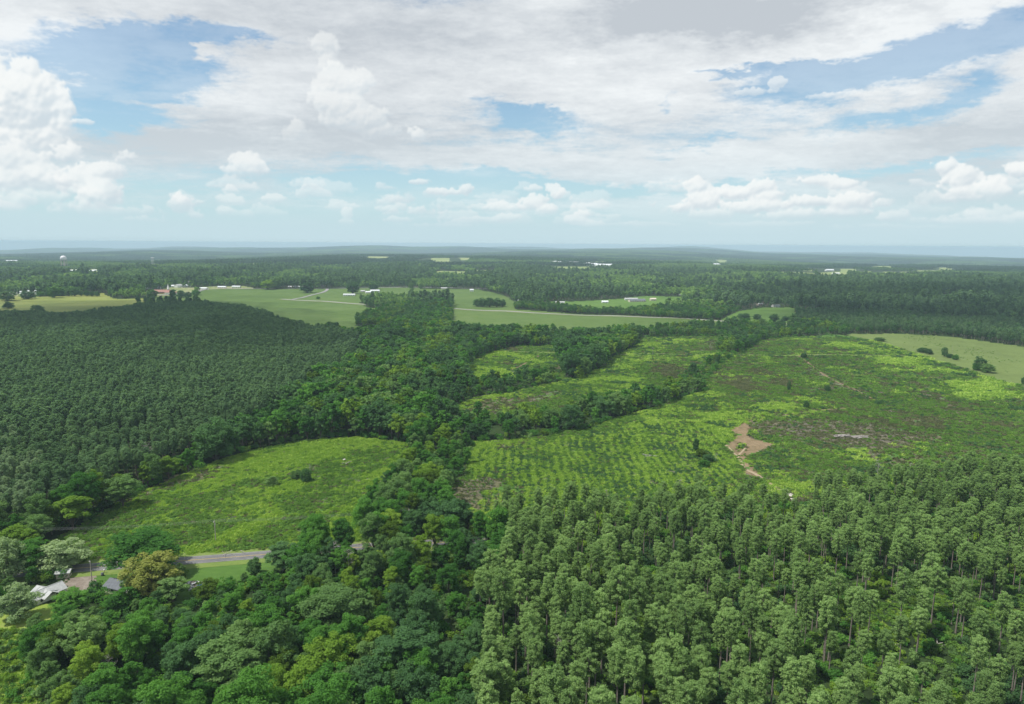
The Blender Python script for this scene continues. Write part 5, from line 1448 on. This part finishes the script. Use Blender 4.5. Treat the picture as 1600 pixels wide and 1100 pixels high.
# scrap pile on the lawn
sx, sy = G(301, 915)
pile = thing('scrap_pile', 'heap of grey scrap, boards and a blue tarp at the lawn corner', 'scrap pile', sx, sy)
rs = np.random.RandomState(8)
for nm, m_, n_ in (('scrap_board', M['wood'], 46), ('scrap_sheet', M['metal'], 34), ('scrap_pipe', M['rust'], 24), ('scrap_crate', M['white_wall'], 12)):
    for _ in range(n_):
        q = rs.rand() ** .6; a = rs.uniform(0, 6.28); X_ = math.cos(a) * q * 3.9; Y_ = math.sin(a) * q * 3.2; Z_ = (1 - q) * 1.5 * rs.uniform(.4, 1) + .12
        s_ = {'scrap_board': (rs.uniform(.8, 2.0), .22, .08), 'scrap_sheet': (rs.uniform(.6, 1.5), rs.uniform(.4, .9), .04), 'scrap_pipe': (rs.uniform(.8, 1.8), .1, .1), 'scrap_crate': (.55, .5, .4)}[nm]
        V, F = box((0, 0, 0), s_); R_ = np.array(Euler((rs.uniform(-.4, .4), rs.uniform(-.4, .4), rs.uniform(0, 3.1))).to_matrix())
        part(nm, V @ R_.T + np.array([X_, Y_, Z_]), F, m_, pile)
gv = [(2.0, -1.4, .35), (3.6, -1.7, .2), (4.2, -.4, .15), (3.2, .5, .45), (2.1, .3, .9), (2.8, -.6, .75)]
part('blue_tarp', gv, [(0, 1, 5), (1, 2, 5), (2, 3, 5), (3, 4, 5), (4, 0, 5)], M['blue_tarp'], pile)

# utility poles and wires along the road
def pole(px, py, h, label, arm=2.4, rot=0.0, lamp=False, group='utility poles along the near road'):
    x, y = G(px, py)
    t = thing('utility_pole', label, 'utility pole', x, y, rot, group)
    V, F = tube([(0, 0, -.3), (0, 0, h * .5), (0, 0, h)], [.19, .16, .12], 7); part('post', V, F, M['wood_pale'], t)
    V, F = box((0, .16, h - .45), (arm, .14, .16)); part('crossarm', V, F, M['wood_pale'], t)
    for k in (-1, 0, 1):
        V, F = tube([(k * arm * .44, .16, h - .37), (k * arm * .44, .16, h - .1)], [.06, .04], 5); part('insulator', V, F, M['white_wall'], t)
    if lamp:
        V, F = tube([(.32, 0, h - 2.1), (.32, 0, h - 1.2)], [.24, .24], 8); part('transformer', V, F, M['metal'], t)
    return (x, y, h, rot)
M['wood_pale'] = simple_mat('pole_wood', (.40, .36, .31), .9, .2, .12)
rd = math.atan2(rt[len(rt) // 2][1], rt[len(rt) // 2][0]) + math.pi / 2
PO = [pole(337, 844, 9.2, 'wooden utility pole with a transformer standing in the long grass by the road', rot=rd, lamp=True),
      pole(42, 858, 9.5, 'utility pole rising behind the yellow-green tree at the far left', rot=rd),
      pole(640, 826, 9.2, 'utility pole hidden among the shrubs right of the long grass field', rot=rd)]
pole(143.5, 906, 8.0, 'short utility pole beside the driveway mouth', arm=.9, rot=rd + .8, group=None)
PO.sort()
x0, y0 = PO[0][:2]; x1, y1 = PO[1][:2]; PO.insert(0, (2 * x0 - x1, 2 * y0 - y1, 9.3, rd))
x0, y0 = PO[-1][:2]; x1, y1 = PO[-2][:2]
for i in range(len(PO) - 1):
    a, b = PO[i], PO[i + 1]
    for k, nmk in ((-1, 'near'), (0, 'middle'), (1, 'far')):
        pts = []
        for t_ in np.linspace(0, 1, 15):
            ax_, ay_ = a[0] + math.cos(rd) * k * 1.05, a[1] + math.sin(rd) * k * 1.05
            bx_, by_ = b[0] + math.cos(rd) * k * 1.05, b[1] + math.sin(rd) * k * 1.05
            X_ = ax_ + (bx_ - ax_) * t_; Y_ = ay_ + (by_ - ay_) * t_
            Z_ = (float(height(a[0], a[1])) + a[2]) * (1 - t_) + (float(height(b[0], b[1])) + b[2]) * t_ - .08 - 4 * .9 * t_ * (1 - t_)
            pts.append((X_, Y_, Z_))
        V, F = tube(pts, [.013] * len(pts), 4)
        o = link('power_line', make_mesh('power_line', V, F, [M['metal']]))
        tag(o, '%s overhead wire strung %s' % (nmk, ['left of the far left pole', 'between the far left pole and the transformer pole', 'right of the transformer pole'][i]), 'wire', 'overhead wires along the near road')
# poles farther away
pole(1020, 556, 9, 'lone pole with a pale top standing on the mown strip', arm=1.6, rot=.3, group=None)
x, y = G(1487, 557)
V, F = tube([(0, 0, -.2), (.1, 0, 6), (.25, 0, 12.5)], [.16, .12, .06], 6)
t = thing('dead_pole_tree', 'bare thin dead trunk at the pasture edge', 'dead tree', x, y); part('trunk', V, F, M['dead'], t)
x, y = G(778, 533)
t = thing('dead_pole_tree', 'bare dark trunk above the woods left of the upper clearing', 'dead tree', x, y); V, F = tube([(0, 0, -.2), (.1, 0, 8), (.2, 0, 17)], [.18, .14, .08], 6); part('trunk', V, F, M['bark'], t)

# dead standing trees
for (px_, py_, hm, v, lab) in [(232, 742, 19, 0, 'pale dead pine with a thin top beside the yellow-green tree'), (816, 972, 17, 0, 'grey dead tree standing where the woods meet the pine stand'), (524, 898, 12, 1, 'pale dead stem in the woods right of the lawn'),
                               (545, 905, 11, 1, 'second pale dead stem in the woods right of the lawn'), (1060, 782, 11, 0, 'pale dead pine in the thin row below the row field'), (1370, 760, 13, 0, 'tall grey dead pine at the back edge of the pine stand'), (1420, 752, 9, 1, 'small grey dead pine at the back edge of the stand'),
                               (947, 795, 9, 1, 'small pale dead tree among the pines below the row field'), (878, 1072, 15, 0, 'grey dead pine near the bottom of the pine stand'), (1118, 724, 6, 1, 'pale dead shrub between the dark bushes and the dirt patch'),
                               (484, 742, 6, 1, 'grey dead stems beside the dark bush in the long grass field'), (426, 668, 12, 1, 'reddish grey dead pine at the plantation corner'), (172, 1075, 9, 1, 'bare pale branches in the lower left woods'), (316, 1040, 10, 0, 'bare pale branches in the woods below the lawn')]:
    x, y = G(px_, py_); t = thing('dead_tree', lab, 'dead tree', x, y, RNG.uniform(0, 6))
    h0 = [15, 12][v]; t.scale = (hm / h0,) * 3
    o = bpy.data.objects.new('trunk', SNAGS[v]); COL.objects.link(o); o.parent = t

# pale rocks and logs
def rock(px, py, r, label, m=None):
    x, y = G(px, py); rs = np.random.RandomState(int(px)); bm = bmesh.new(); bmesh.ops.create_icosphere(bm, subdivisions=2, radius=r)
    for v in bm.verts: v.co *= rs.uniform(.8, 1.15); v.co.z *= .55
    me = bpy.data.meshes.new('rock'); bm.to_mesh(me); bm.free(); me.materials.append(m or M['rockpale'])
    o = link('rock', me); o.location = (x, y, float(height(x, y)) + r * .2); tag(o, label, 'rock')
M['rockpale'] = simple_mat('pale_rock', (.50, .46, .42), .9, .2, .15)
for (a, b, r, l) in [(1234, 779, 1.6, 'largest pale boulder on the sandy path through the pines'), (1238, 786, 1.2, 'pale boulder just below the largest one on the sandy path'), (1229, 771, .8, 'small pale boulder above the largest one on the sandy path'), (538, 719, .9, 'pale stump in the long grass field')]: rock(a, b, r, l)
def logs(px, py, n, ln, label, rot=0, r=.16):
    x, y = G(px, py); t = thing('fallen_log_pile', label, 'log pile', x, y, rot); rs = np.random.RandomState(int(px))
    for i in range(n):
        o_ = rs.uniform(-1.5, 1.5, 2) * (1 if n > 1 else 0); a = rs.uniform(-.5, .5)
        d = np.array([math.cos(a), math.sin(a), 0]) * ln * rs.uniform(.35, .5)
        V, F = tube([np.array([o_[0], o_[1], r * 1.4 + .12 * i]) - d, np.array([o_[0], o_[1], r * 1.4 + .12 * i]) + d], [r, r * .7], 7); part('log', V, F, M['dead'], t)
logs(1405, 1008, 4, 5, 'bleached logs lying in the small grassy glade')
logs(1466, 1012, 4, 4, 'pale broken branches right of the bleached logs', .6)
logs(540, 724, 3, 7, 'pale fallen logs in the long grass field', .9)
logs(1318, 682, 9, 12, 'whitish heap of stripped logs in the grey slash area', .1, .35)
logs(1345, 684, 7, 11, 'second whitish log heap at the right of the grey slash area', .2, .35)
logs(1285, 590, 5, 9, 'pale logs near the brush line', .3, .2)
logs(1016, 710, 4, 9, 'grey logs across the planted rows', -.2, .2)

# bins at the driveway
for (a, b, m_, l) in [(160, 897, M['roof_dark'], 'dark wheeled bin at the driveway mouth'), (163, 893, M['white_wall'], 'white mailbox on a post at the driveway mouth')]:
    x, y = G(a, b)
    if 'mailbox' in l:
        t = thing('mailbox', l, 'mailbox', x, y); V, F = box((0, 0, .55), (.12, .12, 1.1)); part('post', V, F, M['wood'], t); V, F = box((0, 0, 1.25), (.35, .6, .35)); part('letter_box', V, F, m_, t)
    else:
        t = thing('wheeled_bin', l, 'bin', x, y); V, F = box((0, 0, .5), (.7, .75, 1.0)); part('bin_body', V, F, m_, t); V, F = box((0, 0, 1.05), (.76, .82, .1)); part('lid', V, F, m_, t)

# --- farm and town beyond the meadows
def many(rows):
    for r in rows: house(*r)
W_, T_, C_ = M['white_wall'], M['roof_tin'], M['cream_wall']
RG, RB, RD = M['roof_grey'], M['roof_blue'], M['roof_dark']
many([
    (546, 462.5, 26, 11, .05, W_, T_, 'long low white shed beside the dark farm trees', 'long_shed', 'shed', 3.4, 1.4),
    (576, 458, 15, 9, .4, W_, T_, 'white farmhouse in front of the farm roofs', 'farmhouse', 'house'), (586, 456.5, 22, 11, .1, W_, T_, 'broad white farm building behind the farmhouse', 'farm_building', 'farm building', 4.2, 2.0),
    (567, 456, 10, 8, .2, C_, RG, 'small grey-roofed building left of the broad farm building', 'farm_building', 'farm building'),
    (737, 455.5, 9, 8, .1, W_, T_, 'small white building alone by the trees on the centre meadow', 'white_building', 'building', 4.5, 1.5), (694, 451, 16, 7, .0, C_, RG, 'grey barn along the far road', 'barn', 'barn'),
    (453, 449.5, 9, 7, .1, W_, T_, 'little white building left of its twin by the town road', 'white_building', 'building'), (464, 449.5, 17, 9, .0, W_, T_, 'wider white building by the town road', 'white_building', 'building'), (475, 449, 8, 7, .0, W_, RG, 'small building right of the wider white one by the town road', 'white_building', 'building'),
    (347, 449.5, 20, 11, .1, W_, T_, 'white barn with a bright roof along the town road', 'barn', 'barn', 3.5, 1.8), (369.5, 449.3, 21, 10, .0, W_, T_, 'long white barn at the right end of the town road', 'barn', 'barn', 3.6, 1.7), (318, 451, 22, 12, -.2, W_, T_, 'white house with a wide roof at the bend of the town road', 'house', 'house'),
    (272, 449, 12, 9, .3, W_, T_, 'leftmost of the white town houses right of the church', 'house', 'house', 4, 2.2), (279, 449, 17, 12, 1.2, W_, RG, 'two storey white town house with a grey gable', 'house', 'house', 5.5, 3.2), (289, 448.5, 12, 9, 1.3, W_, T_, 'white gabled town house right of the two storey one', 'house', 'house', 4.5, 2.6),
    (299, 444, 12, 9, .2, C_, T_, 'pale house behind the white town houses', 'house', 'house', 4.5, 2.0), (296, 448, 8, 6, .2, C_, RG, 'small shed right of the gabled town houses', 'shed', 'shed'),
    (231, 452, 15, 8, .0, W_, T_, 'white low house left of the church', 'house', 'house'), (247, 451, 13, 8, .1, W_, RB, 'blue-roofed house behind the church', 'house', 'house'),
])
gp = 'white sheds and trailers beyond the pale meadow'
for i, (a, b, l_, w__, r_, mm) in enumerate([(8, 459.5, 24, 11, .3, RB), (18, 459.8, 26, 12, .2, T_), (27, 458.5, 22, 12, .25, RG), (33, 457.5, 24, 11, .1, T_), (38, 460.2, 20, 10, .4, T_), (46, 454, 30, 14, .1, T_), (52, 453.2, 26, 12, .1, RB), (54, 459.3, 24, 11, .0, T_), (45, 458.8, 26, 12, .15, T_), (51, 456.4, 24, 12, .1, T_), (57, 452.7, 22, 9, .1, T_)]):
    house(a, b, l_ * .8, w__ * .8, r_, W_, mm, ['blue-grey roofed shed at the left rim of the white sheds', 'white roofed shed second from the left rim', 'grey roofed shed in the middle left of the white sheds', 'white roofed shed behind the round meadow tree', 'front white shed nearest the meadow', 'largest white building at the back of the shed group', 'blue-grey roofed building at the back of the shed group', 'white shed at the right front of the group', 'white shed in the centre of the group', 'white shed between the centre and the back row', 'last white shed at the back right'][i], 'white_shed', 'shed', 3.2, 1.3, windows=False, group=gp)

# church with steeple
cx_, cy_ = G(254, 459)
ch = thing('church', 'brick church with a red-brown roof and a thin white steeple', 'church', cx_, cy_, math.radians(8))
V, F = walls(36, 15, 5, 4.2); part('wall', V, F, M['brick'], ch)
V, F = gable(36, 15, 5, 4.2, ov=.7); part('roof', V, F, M['roof_red'], ch)
V, F = walls(20, 12, 4, 2.6); part('wall', [(-y - 14, x - 14, z) for x, y, z in V], F, M['cream_wall'], ch)
V, F = gable(20, 12, 4, 2.6); part('roof', [(-y - 14, x - 14, z) for x, y, z in V], F, M['roof_red'], ch)
V, F = walls(26, 9, 3.6, 1.6); part('wall', [(x + 22, y - 9, z) for x, y, z in V], F, M['white_wall'], ch)
V, F = gable(26, 9, 3.6, 1.6); part('roof', [(x + 22, y - 9, z) for x, y, z in V], F, M['roof_red'], ch)
V, F = box((13, 0, 11), (3.4, 3.4, 5.0)); st = part('steeple', V, F, M['white_wall'], ch)
part('spire', [(11.3, -1.7, 13.5), (14.7, -1.7, 13.5), (14.7, 1.7, 13.5), (11.3, 1.7, 13.5), (13, 0, 23)], [(0, 1, 4), (1, 2, 4), (2, 3, 4), (3, 0, 4)], M['white_wall'], st)
for i in range(6): window(ch, -13 + i * 5.2, -7.5, 2.8, 1.2, 2.4, (0, -1))

# the long low house and shed on the green strip, and scattered roofs
many([(995, 472, 34, 16, .1, C_, RD, 'long dark-roofed house on the green strip behind the tree belt', 'house', 'house', 3, 3), (1020, 470.5, 12, 9, .1, C_, C_, 'pale shed right of the dark-roofed house', 'shed', 'shed', 4, 2), (986, 469.2, 28, 8, .05, W_, RG, 'grey roofed barn behind the dark-roofed house', 'barn', 'barn'),
      (945, 473.5, 13, 8, .1, W_, T_, 'small white house left on the green strip', 'house', 'house'), (875, 475, 18, 7, .0, W_, RG, 'low grey building at the left end of the green strip', 'low_building', 'building'),
      (1067, 462, 20, 8, .0, W_, T_, 'white roof left of three beyond the tree belt', 'house', 'house'), (1078, 462, 16, 8, .0, W_, T_, 'white roof between its two neighbours beyond the tree belt', 'house', 'house'), (1085, 463, 16, 8, .0, W_, T_, 'white roof right of three beyond the tree belt', 'house', 'house'),
      (1212, 479.5, 14, 9, .1, W_, RG, 'small white house behind the bright meadow', 'house', 'house'), (1258, 475.5, 16, 9, .0, W_, RB, 'grey roof among the dark trees right of the bright meadow', 'house', 'house'),
      (1488, 464, 26, 12, .0, C_, M['cream_wall'], 'pale long roof in the woods at the right', 'long_shed', 'shed', 4, 1.5), (1186, 477, 12, 8, .4, C_, T_, 'pale cottage left behind the bright meadow', 'house', 'house')])
# far roofs, small in the picture
far_gp = 'scattered pale roofs far beyond the meadows'
farr = [(866, 414.5, 'first'), (874, 415, 'second'), (890, 415, 'third'), (897, 415.5, 'fourth'), (918, 416.5, 'fifth'), (927, 417, 'sixth'), (937, 418, 'seventh'), (950, 418.5, 'eighth')]
for a, b, w1_ in farr: house(a, b, 42, 22, .1, W_, T_, '%s roof from the left in the far row of white roofs' % w1_, 'far_house', 'house', 9, 7, windows=False, group=far_gp)
for a, b, s_, l in [(985, 409, 52, 'lone far white roof right of the row of white roofs'), (1120, 413.5, 44, 'left of two far roofs near the upper right clearings'), (1138, 413.5, 40, 'right of two far roofs near the upper right clearings'), (1296, 422, 40, 'white farm roof beside the far green clearing'), (1306, 428, 30, 'pale roof below the far green clearing'),
                    (108, 425.5, 26, 'white building right below the water tower'), (116, 424.5, 30, 'pale building in the town below the water tower'), (124, 424.5, 22, 'white roof at the right of the town below the water tower'), (143, 425, 20, 'tan roof left of the pale town gap'), (149, 424, 24, 'grey roof above the pale town gap'),
                    (4, 407, 60, 'white industrial building at the far left horizon'), (18, 406.5, 70, 'second white industrial building at the far left horizon'), (808, 471, 9, 'pale roof left of the tree belt'), (810, 455.5, 14, 'white roof by the trees above the centre meadow')]:
    house(a, b, s_, s_ * .45, .1, W_, T_, l, 'far_house', 'house', max(3, s_ * .16), max(1.5, s_ * .10), windows=False)

# water towers
def water_tower(px, py, h, r, legs, label, m_leg):
    x, y = G(px, py); t = thing('water_tower', label, 'water tower', x, y)
    prof = [(0.05, h), (r * .55, h - r * .12), (r * .92, h - r * .45), (r, h - r * .8), (r, h - r * 1.25), (r * .85, h - r * 1.6), (r * .4, h - r * 1.85), (.05, h - r * 1.9)]
    n = 20; V = []; F = []
    for (a, z) in prof:
        for k in range(n): V.append((a * math.cos(k * 2 * math.pi / n), a * math.sin(k * 2 * math.pi / n), z))
    for i in range(len(prof) - 1):
        for k in range(n): F.append((i * n + k, (i + 1) * n + k, (i + 1) * n + (k + 1) % n, i * n + (k + 1) % n))
    o = part('tank', V, F, M['tank'], t); o.data.polygons.foreach_set('use_smooth', np.ones(len(F), bool))
    for k in range(legs):
        a = k * 2 * math.pi / legs + .4
        V, F = tube([(math.cos(a) * r * 1.12, math.sin(a) * r * 1.12, -1), (math.cos(a) * r * .9, math.sin(a) * r * .9, h - r * 1.3)], [1.0, .9], 6); part('leg', V, F, m_leg, t)
    V, F = tube([(0, 0, -1), (0, 0, h - r * 1.8)], [1.4, 1.4], 8); part('riser', V, F, m_leg, t)
    rz = h * .35
    pts = [(math.cos(q) * r * 1.02, math.sin(q) * r * 1.02, rz) for q in np.linspace(0, 2 * math.pi, 17)]
    V, F = tube(pts, [.35] * 17, 4); part('brace_ring', V, F, m_leg, t)
water_tower(100.5, 419.5, 58, 12, 5, 'white water tower with a bulbous tank above the town trees at the left', M['tank_pink'])
x, y = G(239, 414); t = thing('radio_tower', 'small pale lattice mast far behind the church', 'tower', x, y)
for k in range(4):
    a = k * math.pi / 2 + .5; V, F = tube([(math.cos(a) * 6, math.sin(a) * 6, 0), (math.cos(a) * 4, math.sin(a) * 4, 36)], [.6, .5], 4); part('leg', V, F, M['tank'], t)
V, F = box((0, 0, 36), (12, 12, 3)); part('platform', V, F, M['tank'], t); V, F = box((0, 0, 20), (10, 10, 2)); part('platform', V, F, M['metal'], t)

# ------------------------------------------------------------------ clouds standing over the land (their shade lies on the far woods)
def overhead_cloud(name, label, blobs, alt, seed):
    m, w = mat(name + '_vapour')
    d = w.new('ShaderNodeBsdfDiffuse'); d.inputs[0].default_value = (.9, .9, .9, 1)
    t = w.new('ShaderNodeBsdfTranslucent'); t.inputs[0].default_value = (.9, .9, .9, 1)
    mx = w.new('ShaderNodeMixShader'); mx.inputs[0].default_value = .5
    w.L.new(d.outputs[0], mx.inputs[1]); w.L.new(t.outputs[0], mx.inputs[2])
    tr = w.new('ShaderNodeBsdfTransparent'); m2 = w.new('ShaderNodeMixShader'); m2.inputs[0].default_value = .85
    w.L.new(mx.outputs[0], m2.inputs[1]); w.L.new(tr.outputs[0], m2.inputs[2]); mx = m2
    o = w.new('ShaderNodeOutputMaterial'); w.L.new(mx.outputs[0], o.inputs[0])
    rs = np.random.RandomState(seed); parts = []
    ico = bmesh.new(); bmesh.ops.create_icosphere(ico, subdivisions=3, radius=1.0)
    iv = np.array([v.co[:] for v in ico.verts]); iff = np.array([[v.index for v in f.verts] for f in ico.faces]); ico.free()
    for (px, py, rad, asp) in blobs:
        gx_, gy_ = G(px, py)
        for k in range(7):
            a = rs.uniform(0, 6.28); q = rs.uniform(.2, .8) * rad * (0 if k == 0 else 1); r = rad * (.8 if k == 0 else rs.uniform(.3, .55))
            c = np.array([gx_ + math.cos(a) * q * asp, gy_ + math.sin(a) * q, 0]) + np.array(sun_dir) / sun_dir.z * alt
            n = 1 + .16 * np.sin(iv[:, 0] * 5 + rs.rand() * 6) * np.sin(iv[:, 1] * 4 + rs.rand() * 6) + .10 * np.sin(iv[:, 2] * 9 + iv[:, 0] * 7 + rs.rand() * 6)
            V = iv * n[:, None] * np.array([r * asp, r, r * .38]); V[:, 2] = np.maximum(V[:, 2], -r * .10)
            parts.append((V + c, iff))
    V, F = join(parts)
    tag(link(name, make_mesh(name, V, F, [m], smooth=True)), label, kind='structure')
overhead_cloud('cloud', 'white cumulus over the plantation', [(60, 500, 260, 1.3), (250, 496, 260, 1.2), (420, 530, 180, 1.3), (130, 482, 240, 1.6)], 1300, 3)
overhead_cloud('cloud', 'white cumulus over the dark woods on the right', [(1330, 492, 150, 1.5), (1480, 492, 190, 1.5), (1620, 505, 170, 1.3), (1400, 465, 300, 1.5), (1600, 462, 330, 1.3)], 1300, 5)

# ------------------------------------------------------------------ air
def build_haze():
    me = bpy.data.meshes.new('haze')
    bm = bmesh.new(); bmesh.ops.create_cube(bm, size=1.0)
    zlo = -320.0; zhi = 126.0
    for v in bm.verts:
        v.co.x *= 43000; v.co.y *= 43000; v.co.z = zhi if v.co.z > 0 else zlo
    bm.to_mesh(me); bm.free()
    m, w = mat('haze_air')
    pv = w.new('ShaderNodeVolumePrincipled')
    pv.inputs['Color'].default_value = (.66, .89, 1.0, 1)
    pv.inputs['Density'].default_value = HAZE_D
    pv.inputs['Anisotropy'].default_value = 0.0
    o = w.new('ShaderNodeOutputMaterial'); w.L.new(pv.outputs[0], o.inputs['Volume'])
    me.materials.append(m)
    tag(link('haze', me), 'pale blue summer haze over the far woods', kind='stuff')
HAZE_D = 8.0e-5
build_haze()
